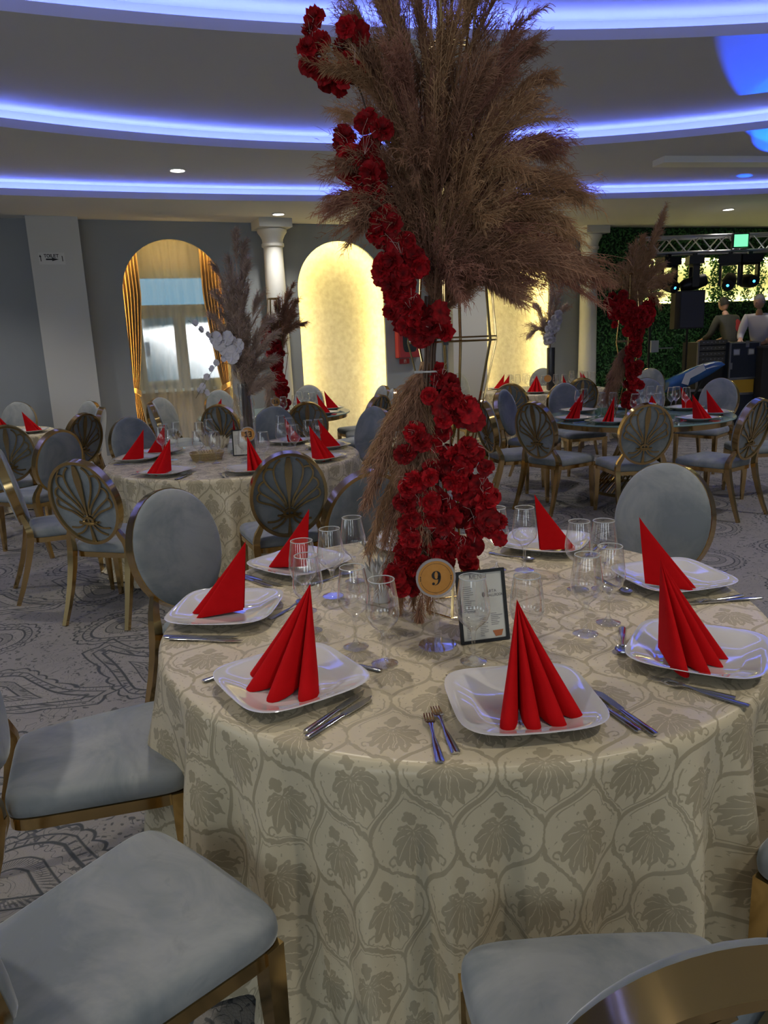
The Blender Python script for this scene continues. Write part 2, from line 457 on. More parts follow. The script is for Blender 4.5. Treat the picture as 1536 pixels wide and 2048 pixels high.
for i, c in enumerate(NICH):
    if i > 0:
        m = MB(); d = .27; g = .16
        m.add([wp(c-NW-g,0,d), wp(c+NW+g,0,d), wp(c+NW+g,H1,d), wp(c-NW-g,H1,d)], [(0,1,2,3)])
        for s in (c-NW-g, c+NW+g): m.add([wp(s,0,0.046), wp(s,0,d), wp(s,H1,d), wp(s,H1,0.046)], [(0,1,2,3)])
        o = struct(m.build('wall_niche', PLAS, smooth=0), ['', 'cream textured plaster back of the lit middle niche', 'cream textured plaster back of the lit niche beside the white column'][i])
        m = MB(); m.sweep([wp(s_, z_, .075) for s_, z_ in arch_pts(c, .055, z0=.05)], .006, .010, ref=tuple(N3))
        tag(m.build('led_strip', LEDY), ['', 'warm light strip hidden around the middle arched niche', 'warm light strip hidden around the arched niche by the white column'][i], 'light strip')
# alcove of the window niche
c = NICH[0]; D = .62; g = .25
m = MB()
wz0, wz1 = .98, 2.74; ws0, ws1 = -3.70, -2.35
m.add([wp(c-NW-g,0,D), wp(ws0,0,D), wp(ws0,H1,D), wp(c-NW-g,H1,D)], [(0,1,2,3)])
m.add([wp(ws1,0,D), wp(c+NW+g,0,D), wp(c+NW+g,H1,D), wp(ws1,H1,D)], [(0,1,2,3)])
m.add([wp(ws0,0,D), wp(ws1,0,D), wp(ws1,wz0,D), wp(ws0,wz0,D)], [(0,1,2,3)])
m.add([wp(ws0,wz1,D), wp(ws1,wz1,D), wp(ws1,H1,D), wp(ws0,H1,D)], [(0,1,2,3)])
for s in (c-NW-g, c+NW+g): m.add([wp(s,0,.046), wp(s,0,D), wp(s,H1,D), wp(s,H1,.046)], [(0,1,2,3)])
struct(m.build('wall_alcove', WHITE, smooth=0), 'white wall around the window behind the curtains')
m = MB(); m.sweep([wp(s_, z_, .075) for s_, z_ in arch_pts(c, .055, z0=.6)], .006, .010, ref=tuple(N3))
tag(m.build('led_strip', LEDO), 'amber light strip hidden around the arched window opening', 'light strip')
# window: white frame with a top light and two casements, and their panes
FRM = pm('white_upvc', (.42,.52,.60), .4)
win = empty('window_1', wp((ws0+ws1)/2, wz0, D)); struct(win, 'white window with a top light above two casements'); win.rotation_euler = (0,0,ua)
wl = (ws1-ws0)/2
def wbox(m, x0, x1, z0, z1, y0=-.03, y1=.05): m.box(x0, x1, y0, y1, z0, z1)
m = MB(); hz = wz1-wz0
wbox(m, -wl, wl, 0, .07); wbox(m, -wl, wl, hz-.06, hz); wbox(m, -wl, -wl+.06, .07, hz-.06); wbox(m, wl-.06, wl, .07, hz-.06)
wbox(m, -wl+.06, wl-.06, 1.12, 1.20)
m.build('window_frame', FRM, win, 0)
for x0, x1, z0, z1 in ((-wl+.06, -.03, .07, 1.12), (.03, wl-.06, .07, 1.12), (-wl+.06, wl-.06, 1.20, hz-.06)):
    m = MB(); k = .055; y0, y1 = -.045, .035
    m.box(x0, x1, y0, y1, z0, z0+k); m.box(x0, x1, y0, y1, z1-k, z1); m.box(x0, x0+k, y0, y1, z0+k, z1-k); m.box(x1-k, x1, y0, y1, z0+k, z1-k)
    sh = m.build('window_sash', FRM, win, 0)
    m = MB(); m.box(x0+k, x1-k, -.004, .004, z0+k, z1-k); m.build('window_pane', GLT, sh, 0)
m = MB(); m.box(-.03, .03, -.04, .05, .07, 1.12); m.build('window_mullion', FRM, win, 0)
m = MB(); m.box(-wl-.03, wl+.03, -.16, 0, -.045, 0); m.build('window_sill', FRM, win, 0)
# what the window looks out on: a pale house front across the yard
hb = empty('house_outside', wp(-3.4, 0, 7.5), ua); tag(hb, 'sunlit white house front outside the curtained window', 'building')
m = MB(); m.box(-4.5, 4.5, 0, 3, 0, 2.36); m.build('wall', pm('sunlit_render', (.95,.97,.96), .8), hb, 0)
m = MB(); m.add([(-4.8,-.25,2.36),(4.8,-.25,2.36),(4.8,1.5,2.46),(-4.8,1.5,2.46),(-4.8,3.4,2.36),(4.8,3.4,2.36)], [(0,1,2,3),(3,2,5,4),(0,3,4),(1,5,2)]); m.build('roof', pm('pale_roof', (.10,.22,.28), .8), hb, 0)
for x in (-.28, .32): m = MB(); m.box(x, x+.32, -.03, .02, 1.45, 1.75); m.build('window', pm('house_window', (.10,.16,.22), .2), hb, 0)
area('outdoor_sun', tuple(wp(-3.4, 7.0, 2.4)), tuple(wp(-3.4, 1.2, 7.5)), 8, 3, 14000, (1, 1, 1))

def slabwall(name, a, b, z1, mat, wins=()):
    m = MB(); a = Vector(a); b = Vector(b); L = (b-a).length; u = (b-a).normalized()
    P = lambda s, z: a+u*s+Vector((0,0,z))
    s0 = 0
    for (c, hw, z0w, z1w) in wins:
        m.add([P(s0,0), P(c-hw,0), P(c-hw,z1), P(s0,z1)], [(0,1,2,3)])
        m.add([P(c-hw,0), P(c+hw,0), P(c+hw,z0w), P(c-hw,z0w)], [(0,1,2,3)]); m.add([P(c-hw,z1w), P(c+hw,z1w), P(c+hw,z1), P(c-hw,z1)], [(0,1,2,3)])
        s0 = c+hw
    m.add([P(s0,0), P(L,0), P(L,z1), P(s0,z1)], [(0,1,2,3)])
    return struct(m.build(name, mat, smooth=0))
slabwall('wall_rear', (XL,YR,0), (XR,YR,0), H4, WALL, [(x-XL, .85, .75, 2.75) for x in (-5.2,-1.9,1.4,4.7)])
slabwall('wall_left', (XL,YR,0), (XL,17.5,0), H4, WALL, [(y-YR, .85, .75, 2.75) for y in (-2.6, 1.2)])
slabwall('wall_right', (XR,YR,0), (XR,17.5,0), H4, WALL)
# square white piers and round columns
def pier(s0, s1, proud, lab):
    m = MB(); cc = wp((s0+s1)/2, H1/2, -proud/2); m.obox(cc, U3, N3, (0,0,1), (s1-s0)/2, proud/2+.02, H1/2)
    return struct(m.build('pillar', WHITE, smooth=0), lab)
pier(-4.98, -4.34, .22, 'square white pillar carrying the toilet sign')
pier(1.28, 1.93, .22, 'square white pillar beside the lit niche behind the tall arrangement')
def column(s, off, lab):
    p = wp(s, 0, -off); o = empty('column', p, ua); struct(o, lab)
    prof = [(.20,0),(.20,.08),(.175,.12),(.165,.16),(.165,.2),(.155,1.2),(.148,2.4),(.140,2.97)]
    MB().lathe(prof, 28).build('shaft', WHITE, o)
    MB().lathe([(.150,2.97),(.165,2.985),(.165,3.02),(.150,3.035),(.155,3.08),(.185,3.14),(.215,3.18),(.215,3.215),(.20,3.225),(.20,3.23)], 28).build('echinus', WHITE, o)
    m = MB(); m.box(-.245,.245,-.245,.245,3.23,H1); m.build('abacus', WHITE, o, 0)
column(-1.70, .26, 'round white column between the curtained window and the lit niche')
column(4.02, .24, 'round white column at the edge of the green leafy wall')
m = MB()
for a, b in ((-9, NICH[0]-NW), (NICH[0]+NW, NICH[1]-NW), (NICH[1]+NW, NICH[2]-NW), (NICH[2]+NW, SEND)):
    m.obox(wp((a+b)/2, .05, -.012), U3, N3, (0,0,1), (b-a)/2, .012, .05)
struct(m.build('baseboard_back', WHITE, smooth=0))

# green leafy wall behind the stage
gd = Vector((1, .3, 0)).normalized(); gn = Vector((-.3, 1, 0)).normalized(); GO = Vector((3.95, 13.92, 0))
def gp(s, z, off=0): return GO+gd*s+gn*off+Vector((0,0,z))
GREEN = noisy('hedge_leaf_green', (.018,.095,.028), (.055,.20,.045), 5, .6)
m = MB()
PS0, PS1, PZ0, PZ1 = .95, 5.3, 2.02, 2.82
for a, b, z0, z1 in ((0,PS0,0,H1+.05),(PS1,6,0,H1+.05),(PS0,PS1,0,PZ0),(PS0,PS1,PZ1,H1+.05)): m.add([gp(a,z0), gp(b,z0), gp(b,z1), gp(a,z1)], [(0,1,2,3)])
m.add([gp(0,0), gp(0,H1+.05), gp(0,H1+.05,.3), gp(0,0,.3)], [(0,1,2,3)])
struct(m.build('wall_green', pm('hedge_backing', (.006,.03,.01), .9), smooth=0), 'wall covered in dark green artificial foliage')
m = MB(); m.add([gp(PS0,PZ0,.22), gp(PS1,PZ0,.22), gp(PS1,PZ1,.22), gp(PS0,PZ1,.22)], [(0,1,2,3)])
for q in (PZ0, PZ1): m.add([gp(PS0,q), gp(PS1,q), gp(PS1,q,.22), gp(PS0,q,.22)], [(0,1,2,3)])
struct(m.build('wall_recess', pm('recess_cream', (.80,.76,.60), .7), smooth=0), 'pale back of the lit recess in the green wall')
m = MB()
for z in (PZ0+.03, PZ1-.03): m.sweep([gp(PS0+.05,z,.10), gp(PS1-.05,z,.10)], .01, .01)
tag(m.build('led_strip', emis('recess_led', (1.0,.88,.36), 26)), 'warm light strips in the long recess of the green wall', 'light strip')
def leafmesh(name, P, size, nrm, mat, tilt=.9):
    n = len(P); a = nrg.uniform(0, 2*pi, n); sz = size*nrg.uniform(.6, 1.3, n)
    nv = np.array(nrm)+nrg.normal(0, tilt*.5, (n,3)); nv /= np.linalg.norm(nv, axis=1)[:,None]
    t = np.cross(nv, [0,0,1.0]); t /= np.linalg.norm(t, axis=1)[:,None]+1e-9; b = np.cross(nv, t)
    d = t*np.cos(a)[:,None]+b*np.sin(a)[:,None]; e = np.cross(nv, d)
    s = sz[:,None]
    V = np.stack([P-d*s, P+e*s*.38+nv*s*.1, P+d*s, P-e*s*.38+nv*s*.1], 1).reshape(-1,3)
    F = np.arange(n*4).reshape(-1,4)
    return npmesh(name, V, F, mat, False)
n = 16000
S = nrg.uniform(-.02, 5.9, n*1); Z = nrg.uniform(.02, 3.33, n); OF = -nrg.uniform(.01, .07, n)
keep = ~((S > PS0) & (S < PS1) & (Z > PZ0) & (Z < PZ1)); S, Z, OF = S[keep], Z[keep], OF[keep]
# vertical garlands across the lit recess
gs = [1.00, 1.28, 1.62, 1.96, 2.22, 2.52, 2.66, 2.76, 2.86, 2.96, 3.32, 3.62, 3.95, 4.3, 4.7]
for g_ in gs:
    k = 300; S = np.r_[S, g_+nrg.normal(0, .055 if g_ not in (2.62,2.72,2.82) else .08, k)]; Z = np.r_[Z, nrg.uniform(PZ0, PZ1, k)]; OF = np.r_[OF, nrg.uniform(-.04, .06, k)]
P = np.array(GO)+S[:,None]*np.array(gd)+OF[:,None]*np.array(gn); P[:,2] = Z
o = mobj('hedge_foliage', leafmesh('hedge_foliage', P, .035, -np.array(gn), GREEN)); tag(o, 'dense dark green artificial leaves covering the stage wall', 'foliage', kind='stuff')

# recessed downlights, TOILET sign, fire hose cabinet
def downlight(x, y, z, lab, power=80):
    o = empty('ceiling_downlight', (x, y, z)); tag(o, lab, 'ceiling light')
    MB().lathe([(.095,-.002),(.095,-.012),(.080,-.016),(.074,-.006),(.074,-.002)], 24).build('trim_ring', pm('downlight_ring', (.75,.75,.73), .4), o)
    MB().lathe([(.074,-.004),(0,-.006)], 24).build('lamp', LAMP, o)
    spot('downlight_beam', (x, y, z-.03), (x, y, 0), power, (1.0,.93,.80), 120, .8, .07)
downlight(-2.13, 8.98, H2, 'bright round downlight between the two nearer rows of blue cove light, left of the pampas')
downlight(-1.29, 11.08, H1, 'round downlight in the lowest ceiling, above the white column near the arched window')
downlight(3.85, 9.60, H2, 'round downlight above the long white ceiling bar')
downlight(5.56, 12.40, H1, 'round downlight in the lowest ceiling in front of the stage')
for x, y, z, wh, pw in ((.95, 9.7, H2, 'nearer one hidden behind the tall pampas', 90), (2.15, 11.9, H1, 'farther one hidden behind the tall pampas', 70), (6.4, 8.6, H2, 'beyond the white bar', 110), (-4.9, 8.6, H1, 'over the table at the left edge', 80), (-4.6, 5.2, H2, 'over the edge-on chair', 70), (4.3, 5.6, H3, 'over the bright fan-backed chair', 90)):  # extra downlights added out of sight to brighten the back of the hall
    o = empty('ceiling_downlight', (x, y, z)); tag(o, 'added unseen round downlight, %s' % wh, 'ceiling light', 'added fill downlights out of view')
    MB().lathe([(.095,-.002),(.095,-.012),(.074,-.006),(.074,-.002)], 20).build('trim_ring', pm('downlight_ring', (.75,.75,.73), .4), o)
    MB().lathe([(.074,-.004),(0,-.006)], 20).build('lamp', LAMP, o)
    spot('downlight_beam', (x, y, z-.03), (x, y, 0), pw, (1.0,.93,.82), 125, .8, .07)
for x, y, z in ((-2.6, 1.2, H4), (1.8, .4, H4), (-.4, 3.6, H4), (3.3, 3.0, H4)):
    o = empty('ceiling_downlight', (x, y, z)); tag(o, 'round downlight in the uppermost ceiling, %s' % {-2.6: 'over the unseen left windows', 1.8: 'over the viewer', -.4: 'over the fan-backed chair', 3.3: 'towards the stage'}[x], 'ceiling light', 'downlights in the uppermost ceiling')
    MB().lathe([(.095,-.002),(.095,-.012),(.074,-.006),(.074,-.002)], 20).build('trim_ring', pm('downlight_ring', (.75,.75,.73), .4), o)
    MB().lathe([(.074,-.004),(0,-.006)], 20).build('lamp', LAMP, o)
    spot('downlight_beam', (x, y, z-.03), (x, y, 0), 95, (1.0,.90,.76), 120, .8, .07)
m = MB(); m.obox((5.1, 9.75, H2-.035), (cos(.18), sin(.18), 0), (-sin(.18), cos(.18), 0), (0,0,1), 1.75, .13, .035)
struct(m.build('beam', pm('white_bar', (.8,.8,.74), .5), smooth=0), 'long white box beam under the ceiling')

def text_strokes(m, s, x, z, h, th, y=0, plane=None):
    """letters drawn as strokes in the xz plane"""
    G = {'M': [((0,0),(0,1)),((0,1),(.45,.1)),((.45,.1),(.9,1)),((.9,1),(.9,0))], 'E': [((0,0),(0,1)),((0,1),(.6,1)),((0,.52),(.5,.52)),((0,0),(.6,0))],
      'N': [((0,0),(0,1)),((0,1),(.7,0)),((.7,0),(.7,1))], 'I': [((.05,0),(.05,1))], 'U': [((0,1),(0,.25)),((0,.25),(.18,0)),((.18,0),(.52,0)),((.52,0),(.7,.25)),((.7,.25),(.7,1))],
      'T': [((.35,0),(.35,1)),((0,1),(.7,1))], 'O': [((.2,0),(0,.25)),((0,.25),(0,.75)),((0,.75),(.2,1)),((.2,1),(.6,1)),((.6,1),(.8,.75)),((.8,.75),(.8,.25)),((.8,.25),(.6,0)),((.6,0),(.2,0))],
      'L': [((0,0),(0,1)),((0,0),(.55,0))], 'A': [((0,0),(.4,1)),((.4,1),(.8,0)),((.15,.36),(.65,.36))], 'B': [((0,0),(0,1)),((0,1),(.5,.95)),((.5,.95),(.5,.55)),((0,.52),(.55,.5)),((.55,.5),(.58,.05)),((.58,.05),(0,0))],
      'R': [((0,0),(0,1)),((0,1),(.5,.95)),((.5,.95),(.5,.5)),((.5,.5),(0,.48)),((.2,.48),(.6,0))], 'C': [((.62,.8),(.45,1)),((.45,1),(.2,1)),((.2,1),(0,.75)),((0,.75),(0,.25)),((0,.25),(.2,0)),((.2,0),(.45,0)),((.45,0),(.62,.2))], '1': [((.25,0),(.25,1)),((.25,1),(.0,.8)),((0,0),(.5,0))], '3': [((0,1),(.5,1)),((.5,1),(.52,.56)),((.2,.52),(.52,.5)),((.52,.5),(.52,.05)),((.52,0),(0,0))],
      '6': [((.45,1),(.05,.6)),((.05,.6),(.05,0)),((.05,0),(.5,0)),((.5,0),(.5,.5)),((.5,.5),(.05,.5))], ' ': []}
    wd = {'C': .62, 'M': .9, 'E': .6, 'N': .7, 'I': .1, 'U': .7, 'T': .7, 'O': .8, 'L': .55, 'A': .8, 'B': .6, 'R': .6, '1': .5, '3': .52, '6': .5, ' ': .4}
    for ch in s:
        for (a, b) in G[ch]:
            p = Vector((x+a[0]*h, y, z+a[1]*h)); q = Vector((x+b[0]*h, y, z+b[1]*h)); d = (q-p).normalized(); nn = Vector((-d.z, 0, d.x))*th/2; p -= d*th/2; q += d*th/2
            m.add([p-nn, q-nn, q+nn, p+nn], [(0,1,2,3)])
        x += (wd[ch]+.28)*h
    return x
INK = pm('black_ink', (.01,.01,.012), .6)
ts = empty('toilet_sign', wp(-4.72, 2.75, -.246), ua); tag(ts, 'small white toilet sign with black arrows on the square pillar', 'sign')
m = MB(); m.box(-.16,.16,-.003,.003,-.01,.14); m.build('sign_panel', pm('sign_white', (.62,.63,.63), .5), ts, 0)
m = MB(); text_strokes(m, 'TOILET', -.092, .082, .036, .008, -.004)
m.add([(-.075,-.004,.045),(.0,-.004,.045),(.0,-.004,.065),(-.075,-.004,.065)], [(0,1,2,3)]); m.add([(0,-.004,.033),(.085,-.004,.055),(0,-.004,.077)], [(0,1,2)])
for x in (-.135, .13):
    m.add([(x-.005,-.004,.03),(x+.005,-.004,.03),(x+.002,-.004,.10),(x-.008,-.004,.10)], [(0,1,2,3)])
m.add([(-.155,-.004,.085),(-.125,-.004,.085),(-.142,-.004,.115)], [(0,1,2)])
m.build('lettering', INK, ts, 0)
fc = empty('fire_hose_cabinet', wp(.52, 1.28, -.002), ua); tag(fc, 'red fire hose cabinet with a dark oval window on the grey wall', 'cabinet')
REDP = pm('cabinet_red', (.30,.035,.045), .4)
m = MB(); m.box(-.20,.20,-.14,0,0,.60); m.build('body', REDP, fc, 0)
m = MB(); m.box(-.19,.19,-.155,-.14,.01,.59); dr = m.build('door', REDP, fc, 0)
ov = [( .125*math.copysign(abs(cos(a))**.35, cos(a)), -.157, .30+.21*math.copysign(abs(sin(a))**.5, sin(a))) for a in [2*pi*k/32 for k in range(32)]]
m = MB(); m.add(ov, [tuple(range(32))]); m.build('glass_panel', pm('dark_pane', (.03,.035,.04), .1), dr, 0)
m = MB(); m.box(-.04,.09,-.160,-.158,.22,.42); m.build('notice', pm('notice_paper', (.5,.48,.48), .6), dr, 0)
m = MB(); m.box(-.13,.05,-.004,0,-.10,-.015); m.build('safety_sticker', pm('sticker_red', (.45,.04,.05), .4), fc, 0)
m = MB(); m.box(-.05,-.035,-.006,-.004,-.085,-.03); m.box(-.05,-.01,-.006,-.004,-.05,-.03); m.box(-.02,-.008,-.006,-.004,-.085,-.05); m.build('sticker_symbol', pm('sticker_white', (.6,.6,.6), .5), fc, 0)

def spec(o):
    """a thing with its parts and their sub-parts, read once so that copies are cheap"""
    return (o, [spec(k) for k in o.children])
def dup(sp, parent=None):
    c = sp[0].copy(); COL.objects.link(c)
    if parent: c.parent = parent
    for k in sp[1]: dup(k, c)
    return c
def ordinal(i): return ['first','second','third','fourth','fifth','sixth','seventh','eighth','ninth','tenth','eleventh','twelfth','thirteenth','fourteenth','fifteenth','sixteenth','seventeenth','eighteenth'][i]

# ------------------------------------------------------------------ curtains of the arched window
def sheet(name, mat, cols, parent, zs):
    """hanging cloth: cols = list of functions z -> (s, off) giving vertical threads"""
    V = [wp(*[f(z)[0], z, f(z)[1]]) for f in cols for z in zs]; k = len(zs)
    F = [(i*k+j, (i+1)*k+j, (i+1)*k+j+1, i*k+j+1) for i in range(len(cols)-1) for j in range(k-1)]
    o = mobj(name, npmesh(name, V, F, mat), parent); return o
SHEER = bpy.data.materials.new('sheer_voile'); SHEER.use_nodes = True; nt = SHEER.node_tree; nt.nodes.remove(nt.nodes['Principled BSDF'])
t_ = nt.nodes.new('ShaderNodeBsdfTransparent'); d_ = nt.nodes.new('ShaderNodeBsdfDiffuse'); tl = nt.nodes.new('ShaderNodeBsdfTranslucent')
d_.inputs[0].default_value = (.50,.52,.54,1); tl.inputs[0].default_value = (.75,.74,.70,1)
a_ = nt.nodes.new('ShaderNodeAddShader'); m1 = nt.nodes.new('ShaderNodeMixShader'); m1.inputs[0].default_value = .5
nt.links.new(d_.outputs[0], m1.inputs[1]); nt.links.new(tl.outputs[0], m1.inputs[2])
m2 = nt.nodes.new('ShaderNodeMixShader'); m2.inputs[0].default_value = .36
nt.links.new(t_.outputs[0], m2.inputs[1]); nt.links.new(m1.outputs[0], m2.inputs[2]); nt.links.new(m2.outputs[0], nt.nodes['Material Output'].inputs[0])
DRAPE = pm('amber_drape', (.50,.33,.14), .75, **{'Sheen Weight': .3})
zs = np.linspace(.03, 3.2, 30)
sh = empty('voile_curtain', (0,0,0)); tag(sh, 'sheer white voile curtain hanging across the arched window', 'curtain')
cols = []
for i in range(120):
    s_ = -3.98+1.72*i/119; ph = i*.62+1.3*sin(i*.11)
    cols.append(lambda z, s_=s_, ph=ph: (s_+.006*sin(z*3+ph), .44+.035*sin(ph)*(1-.15*z/3)))
sheet('cloth', SHEER, cols, sh, zs)
m = MB(); m.tube([wp(-4.0,3.22,.34), wp(-2.2,3.22,.34)], .014, 8); m.build('curtain_rail', WHITE, sh)
def drape(lab, sa, side):
    o = empty('drape', (0,0,0)); tag(o, lab, 'curtain', 'amber drapes of the arched window')
    n = 46; cols = []
    def width(z):
        if z > .98: t = (z-.98)/2.2; return .09+.19*min(1, t*1.6)**.7
        t = (.98-z)/.95; return .09+.12*t**.8
    for i in range(n):
        u = i/(n-1)
        def f(z, u=u):
            wv = width(z); sq = .05+.02*sin(z*2)
            return (sa+side*(wv*u), .20+.055*sin(u*38+.5*sin(z*2))*(wv/.25)**.6+.03*u)
        cols.append(f)
    sheet('cloth', DRAPE, cols, o, np.linspace(.03, 3.2, 40))
    m = MB(); pth = [wp(sa+side*(-.01+.055*(1-cos(a))*1.15), .98+.03*cos(a)-.02*sin(a), .20+.075*sin(a)) for a in [2*pi*k/16 for k in range(16)]]
    m.sweep(pth, .010, .035, closed=True); m.build('tieback', DRAPE, o)
    return o
drape('amber drape tied back at the pillar side of the arched window', -3.865, 1)
drape('amber drape at the round column side of the arched window', -2.42, -1)

# ------------------------------------------------------------------ chairs
CB = Vector((0, -.310, .752)); BZ = Vector((0, -.225, 1)).normalized(); BX = Vector((1,0,0)); BY = BZ.cross(BX)   # BY points to the front
def bk(x, z, d): return CB+BX*x+BZ*z+BY*d
def ell(a, b, n=40): return [(a*cos(2*pi*k/n), b*sin(2*pi*k/n)) for k in range(n)]
def seat_outline(n=48, k=1.0):
    out = []
    for i in range(n):
        a = 2*pi*i/n; c_, s_ = cos(a), sin(a); p = 2/9.0
        y = math.copysign(abs(s_)**p, s_); x = math.copysign(abs(c_)**p, c_)
        yy = .005+.235*y; hw = .198+.052*(yy+.23)/.47
        if y > .9: yy += .012*(1-x*x)
        out.append((x*hw*k, yy*k))
    return out
def fan_mb():
    m = MB(); g = lambda X, Y: ((X-690)/640*.207, -(Y-925)/790*.248)
    def bar(pts, w=.0055, n=2):
        P = [g(*p) for p in pts]; Q = []
        for i in range(len(P)-1):      # Catmull-Rom for smooth ribs
            p0 = P[max(i-1,0)]; p1 = P[i]; p2 = P[i+1]; p3 = P[min(i+2,len(P)-1)]
            for k in range(4):
                t = k/4; Q.append(tuple(.5*((2*p1[j])+(-p0[j]+p2[j])*t+(2*p0[j]-5*p1[j]+4*p2[j]-p3[j])*t*t+(-p0[j]+3*p1[j]-3*p2[j]+p3[j])*t**3) for j in (0,1)))
        Q.append(P[-1])
        m.sweep([bk(x, z, -.024) for x, z in Q], w, .003, ref=tuple(BY))
    for s in (1, -1):
        f = lambda pts: [(690+s*(X-690), Y) for X, Y in pts]
        bar(f([(830,215),(905,290),(950,400),(935,560),(870,760),(775,960),(735,1130)]))
        bar(f([(950,390),(1050,372),(1115,440),(1125,560),(1040,720),(900,880),(790,1040),(745,1160)]))
        bar(f([(1125,600),(1195,650),(1225,740),(1180,825),(1050,930),(900,1060),(780,1180)]))
        bar(f([(1190,810),(1245,870),(1240,970),(1130,1030),(990,1085),(870,1170),(770,1260)]))
        bar(f([(760,1290),(850,1380),(960,1420),(1090,1415)])); bar(f([(730,1330),(800,1440),(900,1520),(1010,1560)])); 
        bar(f([(1000,230),(1090,370),(1125,430)]), .004)
        bar(f([(740,1320),(800,1300),(870,1310),(900,1290)]), .006)
    sp = [(0,-250)]
    P = [(690-30,175),(690-62,330),(690-70,480),(690-50,680),(690-22,950),(690-18,1200),(690-14,1420),(690-40,1700),(690+40,1700),(690+14,1420),(690+18,1200),(690+22,950),(690+50,680),(690+70,480),(690+62,330),(690+30,175)]
    v = [bk(*g(X,Y), d) for d in (-.021, -.029) for X, Y in P]; n = len(P)
    h = n//2; m.add(v, [(i, i+1, n-2-i, n-1-i) for i in range(h-1)]+[(n+n-1-i, n+n-2-i, n+i+1, n+i) for i in range(h-1)]+[(i, n+i, n+(i+1)%n, (i+1)%n) for i in range(n)])
    x, z = g(690, 1270); m.sweep([bk(x+.03*cos(a), z+.022*sin(a), -.027) for a in [2*pi*k/14 for k in range(14)]], .008, .006, closed=True, ref=tuple(BY))
    m.sweep([bk(x+.058*cos(a), z-.012+.007*sin(a), -.036) for a in [2*pi*k/16 for k in range(16)]], .0028, .0028, closed=True, ref=tuple(BY))
    return m
def chair_proto(fan):
    root = empty('banquet_chair')
    # seat cushion
    prof = [(.95,.424),(.99,.430),(1.0,.448),(.995,.466),(.965,.480),(.90,.489),(.70,.497),(.35,.501)]
    m = MB(); n = 48; v = []
    for k, z in prof: v += [(x, y, z) for x, y in seat_outline(n, k)]
    f = [(i*n+j, i*n+(j+1)%n, (i+1)*n+(j+1)%n, (i+1)*n+j) for i in range(len(prof)-1) for j in range(n)]
    f.append(tuple(range((len(prof)-1)*n, len(prof)*n))); f.append(tuple(range(n-1,-1,-1)))
    m.add(v, f); m.build('seat', VELV, root, 60)
    # gold rail under the cushion
    m = MB(); v = []
    for k, z in ((.985,.424),(.985,.392),(.90,.392),(.90,.424)): v += [(x, y, z) for x, y in seat_outline(n, k)]
    m.add(v, [(i*n+j, ((i+1)%4)*n+j, ((i+1)%4)*n+(j+1)%n, i*n+(j+1)%n) for i in range(4) for j in range(n)]); m.build('seat_rail', GOLD, root, 40)
    for s in (-1, 1):
        m = MB(); m.sweep([(s*.222,.205,.424),(s*.222,.205,.33),(s*.224,.208,.15),(s*.228,.212,0)], [.021,.021,.017,.012], [.021,.021,.017,.012], ref=(0,1,0)); m.build('front_leg', GOLD, root, 30)
        pth = [(s*.215,-.375,0),(s*.207,-.335,.10),(s*.200,-.295,.22),(s*.197,-.262,.34),(s*.197,-.245,.43),(s*.196,-.246,.475),(s*.188,-.258,.515),(s*.172,-.272,.550),(s*.158,-.284,.585)]
        m = MB(); m.sweep(pth, [.012,.014,.017,.019,.020,.019,.017,.015,.012], [.013,.015,.017,.020,.022,.020,.017,.015,.012], ref=(0,1,0)); m.build('rear_leg', GOLD, root, 40)
    # oval back: gold band, padded front, cloth outer back, fan tracery on some
    m = MB(); n = 56; v = []
    for a, b, d in ((.225,.262,-.034),(.225,.262,.016),(.210,.247,.018),(.207,.244,-.034)): v += [bk(x, z, d) for x, z in ell(a, b, n)]
    m.add(v, [(i*n+j, ((i+1)%4)*n+j, ((i+1)%4)*n+(j+1)%n, i*n+(j+1)%n) for i in range(4) for j in range(n)]); m.build('back_frame', GOLD, root, 35)
    def pad(name, rings):
        m = MB(); n = 40; v = []
        for a, b, d in rings: v += [bk(x, z, d) for x, z in ell(a, b, n)]
        v.append(bk(0, 0, rings[-1][2])); c_ = len(rings)*n
        m.add(v, [(i*n+j, i*n+(j+1)%n, (i+1)*n+(j+1)%n, (i+1)*n+j) for i in range(len(rings)-1) for j in range(n)]+[((len(rings)-1)*n+j, (len(rings)-1)*n+(j+1)%n, c_) for j in range(n)])
        return m.build(name, VELV, root, 60)
    pad('back_pad', [(.2095,.2465,-.005),(.2215,.2585,.017),(.2200,.2570,.024),(.210,.246,.034),(.18,.215,.041),(.10,.12,.046)])
    if fan:
        pad('outer_back', [(.208,.245,-.004),(.208,.245,-.014),(.10,.12,-.014)])
        fan_mb().build('fan_tracery', GOLDB, root, 30)
    else:
        pad('outer_back', [(.2095,.2465,-.004),(.2095,.2465,-.032),(.203,.240,-.038),(.17,.20,-.043),(.09,.11,-.045)])
    return root
pf = chair_proto(True); pp = chair_proto(False); SPF, SPP = spec(pf), spec(pp); used = {}
T9 = (.224, 2.27); T13 = (-1.14, 5.78); T16 = (-1.30, 9.31); TR = (2.56, 7.47); TB = (2.49, 11.41); TL = (-4.55, 8.2)
